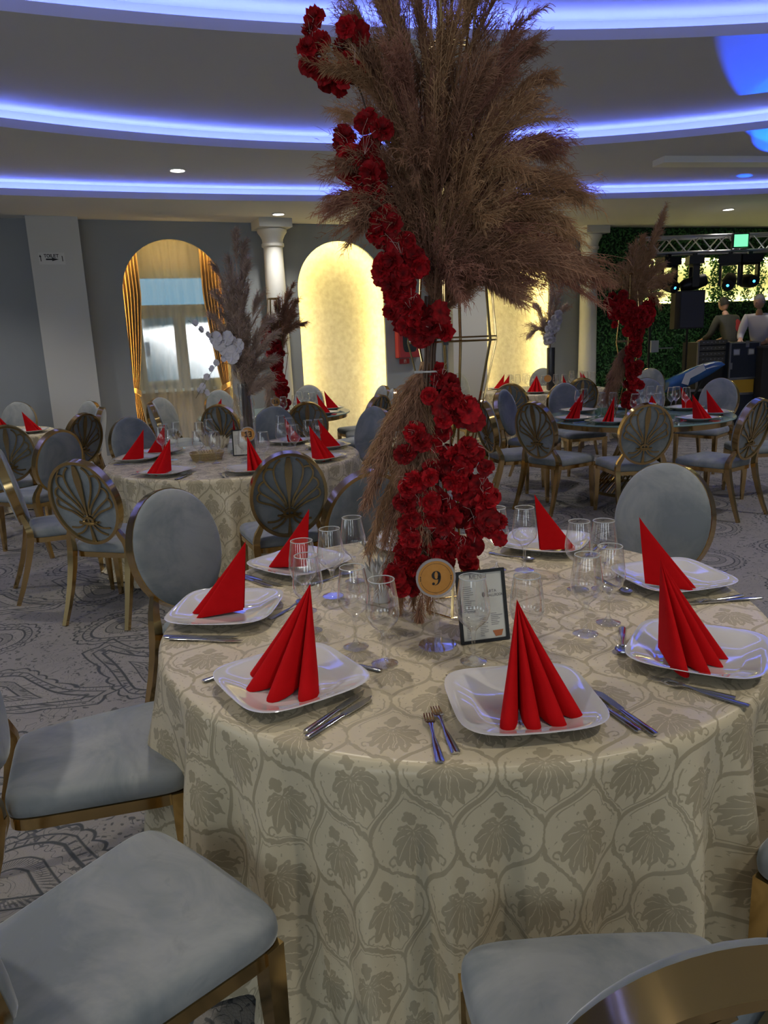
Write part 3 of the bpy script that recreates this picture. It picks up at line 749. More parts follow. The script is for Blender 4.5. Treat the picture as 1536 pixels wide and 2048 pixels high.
def chair(x, y, face, fan, lab, ring=True, grp='blue-grey oval-backed banquet chairs'):
    """x, y: top of the back (ring=True) or the seat centre; face: point the chair looks at, or an angle in degrees"""
    if isinstance(face, tuple): a = math.atan2(face[1]-y, face[0]-x)
    else: a = R(face)
    if ring: x += .365*cos(a); y += .365*sin(a)
    for (cx, cy), rr in ((T9,.925),(T13,.965),(T16,.93),(TR,.90),(TB,.92),(TL,.93)):      # keep the seat clear of the table's cloth
        d = math.hypot(x-cx, y-cy)
        if d < rr+.20: k = (rr+.20)/d; x, y = cx+(x-cx)*k, cy+(y-cy)*k
    p = pf if fan else pp
    o = p if fan not in used else dup(SPF if fan else SPP)
    used[fan] = 1
    o.location = (x, y, 0); o.rotation_euler = (0, 0, a-pi/2)
    tag(o, lab, 'chair', grp); return o
F, P_ = True, False
chair(-.57, 1.27, 49, F, 'chair with a pale blue-grey seat at the bottom left corner of the table numbered nine', ring=False)
chair(-.86, 1.97, 20, F, 'chair beside table nine whose darker seat stands at the left picture edge', ring=False)
chair(.350, .965, 91, F, 'chair at the front of table nine, its curved gold back at the bottom corner', ring=False)
chair(1.10, 1.36, 124, F, 'chair cut off by the picture edge at the right side of table nine', ring=False)
chair(-.89, 3.14, T9, P_, 'chair with a large plain oval back behind the leftmost plate of table nine')
chair(1.25, 3.27, T9, P_, 'chair with a large plain oval back behind the right-hand plates of table nine')
chair(-.07, 3.45, 118, P_, 'plain-backed chair half hidden behind the pampas of table nine')
chair(-.53, 4.18, 107, F, 'gold fan-backed chair standing squarely in front of table thirteen')
chair(-1.73, 4.20, 74, F, 'gold fan-backed chair on open carpet beside the big plain oval back')
chair(-2.50, 4.85, 28, P_, 'chair seen edge-on at the left picture edge, its seat towards table thirteen')
chair(-2.06, 6.61, T13, P_, 'plain-backed chair at the far left side of table thirteen, below the amber drape')
chair(-1.05, 6.95, T13, P_, 'plain-backed chair behind the number sign of table thirteen')
chair(-.06, 6.81, T13, P_, 'plain-backed chair at the right of table thirteen, next to the pampas')
chair(-2.56, 5.97, 150, P_, 'plain-backed chair turned towards the table at the left edge, gold rim on its left')
chair(-2.93, 7.48, 152, F, 'small fan-backed chair in front of the square white pillar')
chair(-3.70, 9.14, 235, P_, 'plain-backed chair right against the square white pillar')
chair(-3.01, 8.19, 190, P_, 'chair seen edge-on as a thin gold line beside the square white pillar')
chair(-3.25, 6.51, 122, F, 'fan-backed chair cut by the left picture edge')
chair(-4.60, 9.50, 270, P_, 'plain-backed chair behind the table at the left picture edge')
chair(-2.38, 8.67, 24, P_, 'nearly edge-on narrow chair in front of the voile curtain')
chair(-2.36, 9.42, -32, P_, 'tall plain oval chair back in front of the voile curtain')
chair(-1.68, 7.86, T16, F, 'fan-backed chair between the voile curtain and the glasses of table thirteen')
chair(-1.87, 10.03, T16, P_, 'plain-backed chair behind the napkins of table sixteen, under the window corner')
chair(-.74, 7.69, T16, F, 'fan-backed chair right in front of the glass table numbered sixteen')
chair(-1.06, 10.45, T16, P_, 'plain-backed chair directly behind the glasses of table sixteen')
chair(-.24, 9.78, T16, P_, 'plain-backed chair in front of the lit niche, to the right of table sixteen')
chair(.01, 8.31, 143, F, 'small fan-backed chair right of table sixteen, half behind another chair back')
chair(.15, 9.23, 186, P_, 'chair seen edge-on between the lit niche and the pampas')
chair(.92, 9.6, 20, P_, 'chair mostly hidden behind the gold wire stand')
chair(.96, 7.12, 14, F, 'fan-backed chair seen edge-on at the left of the right-hand glass table')
chair(1.35, 8.29, T13 if False else (TR[0], TR[1]), P_, 'plain-backed chair at the left rear of the right-hand glass table')
chair(1.60, 9.24, TB, F, 'fan-backed chair in front of the far cloth table by the lit niche')
chair(1.35, 6.64, 38, F, 'fan-backed chair at the front left of the right-hand glass table')
chair(2.17, 8.93, TR, P_, 'plain-backed chair behind the leftmost napkins of the right-hand glass table')
chair(2.25, 6.28, 92, F, 'dull fan-backed chair squarely in front of the right-hand glass table')
chair(3.04, 6.28, 124, F, 'bright fan-backed chair at the front right of the right-hand glass table')
chair(3.92, 8.65, TR, P_, 'plain-backed chair in front of the flight cases')
chair(3.25, 9.2, TR, P_, 'plain-backed chair behind the glasses of the right-hand glass table')
chair(4.09, 11.4, 235, P_, 'small plain-backed chair by the blue instrument cover')
chair(3.75, 7.10, 176, P_, 'chair at the right picture edge beyond the bright fan-backed chair')
chair(1.75, 11.95, TB, P_, 'plain-backed chair beside the gold rods, behind the far cloth table')
chair(2.62, 9.75, TB, F, 'fan-backed chair in front of the far cloth table, behind the slanting pampas')
chair(2.75, 12.7, TB, P_, 'small chair back beyond the far cloth table, against the lit niche')

# ------------------------------------------------------------------ tables
def cloth(name, cx, cy, Rr, z, nf, amp, lab, seed, nth=260, nz=26, grp=None):
    r_ = random.Random(seed); ph = [r_.uniform(0, 2*pi) for _ in range(8)]; hem = .012
    rings = [0, .3*Rr, .6*Rr, .85*Rr, Rr-.03, Rr-.012]; V = []; UV = []
    for r in rings:
        for k in range(nth):
            a = 2*pi*k/nth; V.append((cx+r*cos(a), cy+r*sin(a), z)); UV.append((cx+r*cos(a), cy+r*sin(a)))
    def fold(a):
        q = nf*a+1.2*sin(2*a+ph[0])+.8*sin(5*a+ph[1])+.5*sin(9*a+ph[2])
        s = sin(q); return (math.copysign(abs(s)**.8, s))*(.72+.28*sin(3*a+ph[3]))+.18*sin(2.3*q+ph[4])
    drops = [.004,.014,.03]+[ .03+(z-hem-.03)*(j/(nz-3)) for j in range(1, nz-2)]
    for d in drops:
        t = d/(z); ro = Rr-.012+.012*min(1, d/.014)
        for k in range(nth):
            a = 2*pi*k/nth; f_ = fold(a+.05*t*sin(4*a+ph[5]))
            am = amp*min(1, max(0, (t-.02)))**.6
            pool = .05*max(0, (t-.93)/.07)*(1+.5*sin(7*a+ph[6]))
            r = ro+.028*t+am*(f_*(.35+.65*min(1,t*3))+.05)+pool
            V.append((cx+r*cos(a), cy+r*sin(a), z-d)); UV.append((cx+(ro+d)*cos(a), cy+(ro+d)*sin(a)))
    n = nth; m_ = len(rings)+len(drops)
    F_ = [(i*n+k, (i+1)*n+k, (i+1)*n+(k+1)%n, i*n+(k+1)%n) for i in range(1, m_-1) for k in range(n)]
    me = MB(); me.v = V; me.f = F_+[(k, n+k, n+(k+1)%n) for k in range(n)]; me.uv = UV
    o = me.build(name, DAMASK, None, 180); tag(o, lab, 'tablecloth', grp); return o
TT = .752
cloth('tablecloth', *T9, .925, TT, 25, .080, 'cream damask cloth on the round table numbered nine', 3, 420, 34)
cloth('tablecloth', *T13, .965, TT, 25, .070, 'cream damask cloth on the round table numbered thirteen', 5)
cloth('tablecloth', *TL, .93, TT, 26, .05, 'cream damask cloth on the table cut by the left picture edge', 8)
cloth('tablecloth', *TB, .92, TT, 24, .05, 'cream cloth on the far round table before the white column', 11)
TGL = pm('green_tinted_glass_top', (.22,.34,.33), .08, **{'Coat Weight': .5})
def glass_table(cx, cy, Rr, lab):
    o = empty('glass_table', (cx, cy, 0)); tag(o, lab, 'table', 'round glass tables on gold wire bases')
    MB().lathe([(Rr,.738),(Rr+.004,.742),(Rr+.004,.748),(Rr,.752),(0,.752)], 64).build('tabletop', TGL, o)
    MB().lathe([(Rr-.035,.688),(Rr-.03,.738),(Rr-.05,.738),(Rr-.05,.688)], 64, closed=True).build('table_apron', GOLD, o)
    m = MB()
    for k in range(44):
        for tw in (.9, ):
            a = 2*pi*k/44; m.tube([(.42*cos(a), .42*sin(a), .03), (.24*cos(a+tw*.5), .24*sin(a+tw*.5), .30), (.15*cos(a+tw), .15*sin(a+tw), .52), (.26*cos(a+tw*1.4), .26*sin(a+tw*1.4), .70)], .006, 4)
    m.build('wire_pedestal', GOLD, o)
    for r, z in ((.43,.012),(.15,.52),(.27,.70)): m = MB(); m.sweep([(r*cos(2*pi*k/40), r*sin(2*pi*k/40), z) for k in range(40)], .012, .012, closed=True); m.build('base_ring', GOLD, o)
    return o
glass_table(*T16, .93, 'round glass-topped table numbered sixteen by the window')
glass_table(*TR, .90, 'round glass-topped table on a gold wire base, right side of the hall')

# ------------------------------------------------------------------ tableware
def plate_proto():
    m = MB(); n = 48
    def ol(h, p, s): # rounded square with bulging sides
        out = []
        for i in range(n):
            a = 2*pi*i/n; c_, s_ = cos(a), sin(a); q = 2/p
            out.append((h*math.copysign(abs(c_)**q, c_), h*math.copysign(abs(s_)**q, s_)))
        return out
    def lift(x, y, h): return .012*((x*x+y*y)/(2*h*h))**1.5
    prof = [(.075,2.6,0),(.080,2.6,.002),(.085,2.8,.006),(.135,3.6,.019),(.154,4.2,.0275),(.1565,4.3,.0290),(.154,4.2,.0305),(.135,3.8,.0225),(.105,3.2,.012),(.095,3,.0095),(.05,2.4,.0088),(.01,2,.0088)]
    v = []
    for h, p, z in prof:
        for x, y in ol(h, p, 1): v.append((x, y, z+(lift(x, y, .156) if h > .1 else 0)))
    m.add(v, [(i*n+j, i*n+(j+1)%n, (i+1)*n+(j+1)%n, (i+1)*n+j) for i in range(len(prof)-1) for j in range(n)]+[tuple(range(n-1,-1,-1)), tuple((len(prof)-1)*n+j for j in range(n))])
    m.v = [(x*1.08, y*1.08, z) for x, y, z in m.v]; return m.mesh('plate', PORC, 60)
PL = plate_proto()
def napkin_mesh(k0, spread, nl, H=.232, seed=0):
    """paper napkin pleated into a fan that stands on its point; lobes spread about +x"""
    r_ = random.Random(seed); n = nl*10; v = []; ns = 9
    lo = [.188+r_.uniform(-.012, .012) for _ in range(nl)]
    foot = []
    for i in range(n+1):
        t = i/n*nl; k = min(int(t), nl-1); u = t-k
        w_ = sin(pi*u)**.55 if 0 < u < 1 else 0
        a = -spread/2+spread*i/n
        a = -spread/2+spread*(k+.5+(u-.5)*.62*(1 if True else 0)+ (u-.5)*.38)/nl
        d = (.082 if 0 < i < n else .03)+(lo[k]-.082)*w_
        foot.append((d*cos(a), d*sin(a), 0.0+.010*(1-w_)))
    for j in range(ns+1):
        s = j/ns
        for (x, y, z) in foot:
            q = s**1.06; v.append((x*q+.004*(1-s), y*q, H*(1-s)+z*s))
    F_ = [(j*(n+1)+i, (j+1)*(n+1)+i, (j+1)*(n+1)+i+1, j*(n+1)+i+1) for j in range(ns) for i in range(n)]
    # solid sheet: offset inward copy
    m = MB(); m.add(v, F_); me = m.mesh('napkin', RED, 50); 
    return me
NAPK = [napkin_mesh(0, R(sp_), nl, h, s) for sp_, nl, h, s in ((112, 4, .242, 1), (40, 3, .235, 2), (20, 2, .235, 3), (84, 4, .244, 4), (56, 3, .228, 5), (74, 4, .248, 6))]
def glass_proto():
    o = empty('wine_glass')
    out = [(.0085,.088),(.016,.098),(.030,.110),(.041,.124),(.0455,.142),(.0455,.155),(.0430,.180),(.0385,.210),(.0345,.236)]
    MB().lathe(out, 20).build('bowl', GLT, o, 180)
    m = MB(); m.f = []; 
    ob = o.children[0] if o.children else None
    st = [(.036,0),(.0365,.002),(.034,.004),(.022,.008),(.010,.013),(.0055,.022),(.0045,.045),(.0052,.070),(.0085,.086),(.011,.092),(0.0,.093)]
    MB().lathe(st, 16).build('stem', GLS, o, 60)
    MB().sweep([(.0345*cos(2*pi*k/20), .0345*sin(2*pi*k/20), .236) for k in range(20)], .0011, .0011, closed=True).build('rim', pm('glass_rim_highlight', (.75,.78,.80), .08, **{'Transmission Weight': .35}), o, 180)  # whitish rim colour paints in the bright highlight along the glass edge
    return o
gp_ = glass_proto()
# the bowl is open at the top: rebuild it without caps
for ch in list(COL.objects):
    if ch.parent is gp_ and ch.name.startswith('bowl'):
        bm = bmesh.new(); bm.from_mesh(ch.data); bmesh.ops.delete(bm, geom=[f for f in bm.faces if len(f.verts) > 6], context='FACES_ONLY'); bm.to_mesh(ch.data); bm.free()
SPG = None
for ch in list(COL.objects): pass
bpy.context.view_layer.update()
SPG = spec(gp_); gfirst = [True]
def wineglass(x, y, z, lab, grp):
    o = gp_ if gfirst[0] else dup(SPG); gfirst[0] = False
    o.location = (x, y, z+.0015); o.rotation_euler = (0,0,rng.uniform(0,6)); tag(o, lab, 'glass', grp); return o
def cutlery_meshes():
    # along +y, handle end at y=-.10, working end at +.10, lying on z=0
    m = MB(); m.sweep([(0,-.105,.004),(0,-.10,.004),(0,-.04,.004),(0,.0,.004),(0,.03,.009),(0,.045,.010)], [.008,.010,.0075,.0035,.0035,.006], [.0025,.003,.0028,.002,.0018,.0016], n=8, ref=(0,0,1), rot=0)
    m.sweep([(0,.043,.0098),(0,.052,.009),(0,.062,.006)], [.0065,.0115,.0115], [.0010]*3, n=4)
    for x in (-.0095,-.0032,.0032,.0095): m.sweep([(x,.060,.0062),(x,.080,.004),(x*.95,.098,.0065)], [.0019,.0017,.0010], [.0011,.0010,.0007], n=4)
    fork = m.mesh('fork', STEEL, 50)
    m = MB(); m.sweep([(0,-.115,.005),(0,-.11,.005),(0,-.05,.005),(0,-.005,.005),(0,.005,.005)], [.008,.0095,.0085,.006,.0065], [.003,.004,.004,.003,.002], n=8, rot=0)
    m.sweep([(0,.004,.005),(.001,.05,.005),(.001,.09,.005),(-.004,.115,.005)], [.0085,.0095,.009,.001], [.0012,.001,.0008,.0006], n=4)
    knife = m.mesh('knife', STEEL, 50)
    m = MB(); m.sweep([(0,-.105,.004),(0,-.10,.004),(0,-.04,.004),(0,.0,.005),(0,.035,.010),(0,.045,.010)], [.008,.010,.0075,.0035,.0035,.004], [.0025,.003,.0028,.002,.0018,.0016], n=8, rot=0)
    v = []; n = 16
    for k_, dz in ((1, 0), (.75, -.004), (.4, -.0065), (.05, -.0072)):
        v += [(.020*k_*cos(2*pi*i/n), .070+.030*k_*sin(2*pi*i/n), .0105+dz) for i in range(n)]
    m.add(v, [(i*n+j, i*n+(j+1)%n, (i+1)*n+(j+1)%n, (i+1)*n+j) for i in range(3) for j in range(n)]); spoon = m.mesh('spoon', STEEL, 50)
    return fork, knife, spoon
FORK, KNIFE, SPOON = cutlery_meshes()
def put(name, me, x, y, z, rz, lab, cat, grp, sc=1):
    o = mobj(name, me, None, (x, y, z), (0,0,rz), sc); tag(o, lab, cat, grp); return o

def setting(tc, ang, r, prot, nidx, nrot, where, tab, cut='', nr=None):
    """one place setting; ang, prot, nrot in degrees; returns nothing"""
    a = R(ang); ux, uy = cos(a), sin(a); tx, ty = -uy, ux
    px, py = tc[0]+r*ux, tc[1]+r*uy
    put('dinner_plate', PL, px, py, TT, R(prot), 'square white plate, %s' % where, 'plate', 'square white plates on %s' % tab)
    q = nr if nr else r-.075
    put('napkin', NAPK[nidx], tc[0]+q*ux, tc[1]+q*uy, TT+.0092, a+R(nrot), 'red napkin on %s' % where, 'napkin', 'red napkins on %s' % tab)
    def at(t, rr): return tc[0]+rr*ux+t*tx, tc[1]+rr*uy+t*ty
    for c_ in cut.split():
        kind, t, rr, da = c_.split(','); x, y = at(float(t), r+float(rr)); rz = a+pi/2+R(float(da))
        side = 'beside' if kind in 'fk' else 'above'
        nm, me = {'f': ('fork', FORK), 'k': ('knife', KNIFE), 's': ('spoon', SPOON), 'd': ('dessert_fork', FORK)}[kind]
        used.setdefault(where+nm, 0); used[where+nm] += 1; w2 = ['inner', 'outer', 'third'][used[where+nm]-1]
        lab = {'f': '%s steel fork beside %s', 'k': '%s steel knife beside %s', 's': '%s steel spoon next to %s', 'd': '%s small steel fork next to %s'}[kind] % (w2, where)
        if kind in 'sd': lab = lab.replace('inner ', '')
        put(nm, me, x, y, TT+.0005+(.001 if w2 == 'outer' else 0), rz, lab, nm.split('_')[-1], 'steel cutlery on %s' % tab, .82 if kind == 'd' else 1)
t9 = 'table nine'
setting(T9, -83.6, .690, 5, 3, 8, 'the nearest plate of table nine', t9, 'f,-.195,.055,2 f,-.225,.085,-3 k,.185,.04,14 k,.215,.06,12 d,-.06,-.19,85', nr=.64)
setting(T9, -132.5, .705, 33, 0, -4, 'the front left plate of table nine', t9, 'k,.185,.02,8 k,.215,.035,4 f,-.19,.02,-8 s,.02,-.185,100', nr=.615)
setting(T9, 178.5, .745, 84, 1, 0, 'the leftmost plate of table nine', t9, 'k,.19,.035,-6 k,.215,.015,-10 s,-.03,-.20,60', nr=.66)
setting(T9, 138, .745, 48, 2, 20, 'the back left plate of table nine', t9, 'k,.19,.0,0 k,.215,.02,-4 s,.03,-.2,80', nr=.67)
setting(T9, -38, .735, 60, 5, -22, 'the rightmost plate of table nine', t9, 'f,-.185,.03,0 f,-.20,.065,-6 s,.0,-.20,110', nr=.625)
setting(T9, 11, .755, 14, 2, -32, 'the plate of table nine before the right-hand oval chair back', t9, 'f,-.19,.03,4 k,-.21,.06,-6 s,.03,-.2,95', nr=.62)
setting(T9, 57, .77, 62, 2, -40, 'the back right plate of table nine', t9, 'f,-.19,.0,4 f,-.215,.02,0 s,.06,-.19,80', nr=.645)
setting(T9, 98, .75, 8, 1, 0, 'the plate of table nine hidden behind the red flowers', t9, 'f,-.2,.0,0 k,.2,.0,0')
def settings(tc, rr, specs, tab, how):
    """several far settings; labelled by their order across the picture"""
    L = []
    for ang, ni, nrot, cut in specs: L.append((screen_x((tc[0]+rr*cos(R(ang)), tc[1]+rr*sin(R(ang)), .8)), ang, ni, nrot, cut))
    L.sort()
    for i, (sx, ang, ni, nrot, cut) in enumerate(L):
        setting(tc, ang, rr, ang+rng.uniform(-12, 12), ni, nrot, ('the leftmost plate of %s' if i == 0 else 'the rightmost plate of %s' if i == len(L)-1 else 'the '+ordinal(i)+' plate from left on %s') % how, tab, cut)
fk = 'f,-.19,.02,0 f,-.22,.04,-4 k,.19,.0,8'
settings(T13, .76, [(178,1,10,fk), (152,2,10,'k,.2,0,0'), (243,4,-15,'d,-.19,.02,-30 k,.19,.06,20 k,.21,.05,16'), (289,4,10,'f,-.18,.04,0 f,-.21,.05,0'), (334,5,0,'k,.2,.0,0'), (22,2,-30,'k,.19,0,0'), (62,2,-20,''), (100,2,0,'')], 'table thirteen', 'table thirteen')
settings(T16, .72, [(208,4,0,''), (255,1,0,''), (302,4,10,''), (330,2,0,''), (20,2,-20,'')], 'table sixteen', 'glass table sixteen')
settings(TR, .70, [(195,1,20,'k,.19,0,0'), (232,1,0,'f,-.19,0,0 k,.19,0,0'), (262,0,0,'f,-.19,0,0 k,.2,0,0'), (300,4,5,'f,-.19,0,0 k,.2,0,0'), (345,2,-30,'k,.19,0,0'), (30,2,-30,''), (80,2,0,''), (130,2,0,'')], 'the right-hand glass table', 'the right glass table')
settings(TB, .70, [(205,5,0,''), (248,0,0,''), (282,1,0,''), (318,1,0,''), (20,2,0,''), (150,2,0,'')], 'the far cloth table', 'the far cloth table')
settings(TL, .72, [(-30,0,0,'k,.2,0,0'), (5,4,0,''), (-70,1,0,'')], 'the table at the left edge', 'the table at the left edge')
def glasses(L, tab, how):
    L = sorted(((screen_x((x, y, .9)), x, y) for x, y in L))
    for i, (s, x, y) in enumerate(L):
        lab = 'wine glass, %s of those on %s' % ('leftmost' if i == 0 else 'rightmost' if i == len(L)-1 else ordinal(i)+' from the left' if i < 18 else 'near the right', how)
        wineglass(x, y, TT, lab, 'wine glasses on %s' % tab)
glasses([(-.115,2.58),(-.185,2.43),(-.265,2.29),(-.235,2.12),(-.095,1.985),(-.015,1.865),(.222,1.855),(.362,1.845),(.562,2.01),(.650,2.085),(.640,2.39),(.72,2.385),(.505,2.625),(.405,2.64)], t9, 'table nine')
glasses([(-1.74,5.95),(-1.61,5.76),(-1.78,6.18),(-1.72,6.33),(-1.50,6.22),(-1.36,5.57),(-1.22,5.49),(-1.47,6.45),(-1.14,6.40),(-1.00,5.46),(-.84,5.34),(-.86,6.50),(-.76,6.25),(-.78,5.86),(-.66,5.72),(-.58,6.02),(-.50,6.06)], 'table thirteen', 'table thirteen')
glasses([(-1.02,9.62),(-.92,9.55),(-.82,9.3),(-.74,9.48),(-1.0,9.0),(-1.12,8.82),(-1.2,8.62),(-1.7,9.1),(-1.75,9.4),(-1.5,8.85)], 'table sixteen', 'glass table sixteen')
glasses([(2.10,7.95),(2.20,8.10),(2.21,7.50),(2.31,7.46),(2.83,8.15),(2.90,8.08),(3.02,8.12),(3.02,7.80),(3.14,7.72),(3.10,7.88),(2.55,7.10),(2.64,7.14),(2.44,7.2)], 'the right-hand glass table', 'the right glass table')
glasses([(1.98,11.36),(2.11,11.5),(2.25,11.66),(2.40,11.95),(2.59,11.1),(2.70,11.05),(3.03,11.9),(3.13,11.8),(3.16,11.6),(3.05,11.4),(3.2,11.35),(2.38,10.95),(2.2,11.2),(2.0,11.6),(2.85,11.2)], 'the far cloth table', 'the far cloth table')
glasses([(-4.15,8.0),(-4.2,8.15)], 'the table at the left edge', 'the table at the left edge')

# ---- table numbers, menus, tissue holders, bread basket
NUMC = noisy('kraft_disc', (.50,.22,.035), (.54,.25,.05), 60, .5)
def poly9(m, x, z, h, y):
    """bold serif figure nine"""
    def ring(cx, cz, ro, ri, rz_, n=28, a0=0, a1=2*pi):
        v = []; 
        for k in range(n+1):
            a = a0+(a1-a0)*k/n
            v += [(cx+ro*cos(a)*h, y, cz+rz_*sin(a)*h), (cx+ri*cos(a)*h, y, cz+rz_*.86*sin(a)*h)]
        m.add(v, [(2*k, 2*k+1, 2*k+3, 2*k+2) for k in range(n)])
    ring(x, z+.68*h, .30, .115, .30)
    pts = []; n = 20
    for k in range(n+1):
        t = k/n; a = -.15+t*(-pi*.62)+.35
        cx_, cz_ = x-.06*h, z+.56*h
        ro = .37*h; wd = (.185*(1-t)**.8+.035)*h
        pts += [(cx_+ro*cos(a), y, cz_+.56*h*sin(a)), (cx_+(ro-wd)*cos(a), y, cz_+(.56*h-wd*.6)*sin(a))]
    m.add(pts, [(2*k, 2*k+1, 2*k+3, 2*k+2) for k in range(n)])
    v = [(x-.19*h+.095*h*cos(2*pi*k/16), y, z+.11*h+.095*h*sin(2*pi*k/16)) for k in range(16)]; m.add(v, [tuple(range(16))])
    return m
def number_stand(x, y, rz, num, lab):
    o = empty('table_number', (x, y, TT+.0015), rz); tag(o, lab, 'number sign', 'round table number signs')
    MB().lathe([(.052,0),(.054,.002),(.052,.004),(.010,.005),(.009,.012)], 32).build('base', GLT, o, 40)
    MB().lathe([(.0085,.005),(.0085,.155)], 14).build('stem', GLT, o, 60)
    c = .198
    m = MB(); m.sweep([(.0525*cos(2*pi*k/40), 0, c+.0525*sin(2*pi*k/40)) for k in range(40)], .003, .0035, closed=True, ref=(0,1,0)); m.build('clear_rim', pm('clear_rim', (.62,.60,.62), .08, **{'Transmission Weight': .5}), o, 60)
    m = MB(); v = [(.050*cos(2*pi*k/40), -.0025, c+.050*sin(2*pi*k/40)) for k in range(40)]+[(.050*cos(2*pi*k/40), .0025, c+.050*sin(2*pi*k/40)) for k in range(40)]
    m.add(v, [tuple(range(40)), tuple(range(79,39,-1))]+[(k, 40+k, 40+(k+1)%40, (k+1)%40) for k in range(40)]); d = m.build('disc', NUMC, o, 30)
    m = MB()
    for a0, a1 in ((R(-76), R(76)), (R(104), R(256))):
        n = 24; v = []
        for k in range(n+1):
            a = a0+(a1-a0)*k/n+pi/2
            v += [(.0425*cos(a), -.0029, c+.0425*sin(a)), (.0417*cos(a), -.0029, c+.0417*sin(a))]
        m.add(v, [(2*k, 2*k+1, 2*k+3, 2*k+2) for k in range(n)])
    for s in (-1, 1):
        for dz in (-.005, 0, .005): m.add([(s*.0425-.0016,-.0029,c+dz-.0015),(s*.0425+.0016,-.0029,c+dz-.0015),(s*.0425+.0016,-.0029,c+dz+.0015),(s*.0425-.0016,-.0029,c+dz+.0015)], [(0,1,2,3)])
    if num == '9': poly9(m, .001, c-.0205, .042, -.0032)
    else: text_strokes(m, num, -.0205, c-.017, .034, .0075, -.0032)
    m.build('numeral', INK, d, 0)
    return o
number_stand(.135, 1.975, R(4), '9', 'round kraft table number nine on a clear stand')
number_stand(-.985, 5.56, R(10), '13', 'round kraft table number thirteen on a clear stand')
number_stand(-1.18, 8.62, R(8), '16', 'small round kraft table number sixteen below red flowers')
number_stand(2.41, 10.82, R(-12), '', 'small round number disc on the far cloth table')
PAPER = noisy('menu_paper', (.58,.57,.50), (.62,.61,.56), 8, .35)
GREY = pm('menu_grey_print', (.16,.15,.17), .6)
def menu_frame(x, y, rz, lab, detail=True):
    o = empty('menu_frame', (x, y, TT), rz); tag(o, lab, 'picture frame', 'black framed menu cards')
    w_, h_ = .072, .205; t = R(13)
    P = lambda a, b, d=0: Vector((a, b*sin(t)+d*cos(t), b*cos(t)-d*sin(t)+.0))
    def slab(m, a0, a1, b0, b1, d0, d1): m.add([P(a0,b0,d0),P(a1,b0,d0),P(a1,b1,d0),P(a0,b1,d0),P(a0,b0,d1),P(a1,b0,d1),P(a1,b1,d1),P(a0,b1,d1)], [(0,1,2,3),(7,6,5,4),(0,4,5,1),(1,5,6,2),(2,6,7,3),(3,7,4,0)])
    m = MB(); k = .0085; slab(m,-w_,w_,0.001,k,-.006,.004); slab(m,-w_,w_,h_-k,h_,-.006,.004); slab(m,-w_,-w_+k,k,h_-k,-.006,.004); slab(m,w_-k,w_,k,h_-k,-.006,.004)
    m.build('frame', BLACK, o, 0)
    m = MB(); slab(m,-w_+k,w_-k,k,h_-k,0,.003); m.build('menu_card', PAPER, o, 0)
    m = MB(); slab(m,-.03,.03,.001,.14,.004,.006)
    m = MB(); m.add([P(-.025,.14,.004),P(.025,.14,.004),(.025,.095,.001),(-.025,.095,.001)], [(0,1,2,3)]); m.build('easel_back', BLACK, o, 0)
    q = MB()
    if detail:
        text_strokes(q, 'MENIU', -.030, .181, .0115, .0011)
    def line(a0, a1, b, th=.0011): q.add([(a0,0,b),(a1,0,b),(a1,0,b+th),(a0,0,b+th)], [(0,1,2,3)])
    r_ = random.Random(3)
    for i in range(13): line(-.055, -.055+r_.uniform(.018,.038), .160-i*.0058)
    for i in range(14): line(-.052, -.052+r_.uniform(.006,.012), .075-i*.0046)
    for i in range(12): line(-.012, -.012+r_.uniform(.010,.026), .073-i*.0050)
    for i in range(7): line(.022, .022+r_.uniform(.012,.036), .078-i*.0052)
    if detail:
        text_strokes(q, 'ARTA', .016, .1385, .0075, .0009); text_strokes(q, 'BALLROOM', .016, .1275, .0065, .0008)
        text_strokes(q, 'ALCOOL', -.046, .086, .0045, .0006)
        v = [(.006+.0045*cos(2*pi*k_/16), 0, .134+.0075*sin(2*pi*k_/16)) for k_ in range(16)]; q.add(v, [tuple(range(16))])
    q.v = [tuple(P(a, b, -.0012)) for a, _, b in q.v]; q.build('print', GREY, o, 0)
    if detail:
        q = MB(); q.add([P(.024,.030,-.0012),P(.056,.031,-.0012),P(.050,.014,-.0012),P(.032,.013,-.0012)], [(0,1,2,3)]); q.build('picture', pm('dish_print', (.45,.14,.04), .5), o, 0)
    return o
menu_frame(.272, 1.985, R(12), 'black framed menu card behind the two nearest glasses of table nine')
menu_frame(-1.09, 5.84, R(6), 'black framed menu card next to the vase of table thirteen', False)
TISS = pm('white_tissue', (.70,.70,.68), .8)
def tissues(x, y, n, col, lab, grp):
    o = empty('tissue_holder', (x, y, TT)); tag(o, lab, 'napkin holder', grp)
    MB().lathe([(.026,0),(.028,.003),(.024,.03),(.026,.075),(.0245,.075),(.022,.03),(.024,.006),(0,.005)], 20).build('cup', pm('holder_white', (.7,.7,.7), .2), o)
    r_ = random.Random(int(x*100)); m = MB()
    for k in range(n):
        a = 2*pi*k/n*2.4; r = .008+.020*k/n; lean = .5*k/n+.1
        d = Vector((cos(a), sin(a), 0)); s_ = Vector((-sin(a), cos(a), 0)); b = d*r*.5+Vector((0,0,.03)); h = .10+r_.uniform(-.012,.012)
        m.add([b-s_*.006, b+s_*.006, b+d*lean*.05+s_*.016+Vector((0,0,h*.6)), b+d*lean*.05-s_*.016+Vector((0,0,h*.6)), b+d*lean*.13+Vector((0,0,h+.012)), b+d*lean*.10+Vector((0,0,h*.6))+d*.006], [(0,1,5),(1,2,5),(2,4,5),(4,3,5),(3,0,5)])
    m.build('tissue_leaves', col, o, 0); return o
tissues(-.02, 2.36, 34, TISS, 'white paper tissues fanned in a cup beside the pampas of table nine', 'tissue fans')
tissues(-1.29, 6.0, 34, pm('cream_tissue', (.62,.55,.42), .8), 'cream tissues fanned behind the bread basket of table thirteen', 'tissue fans')
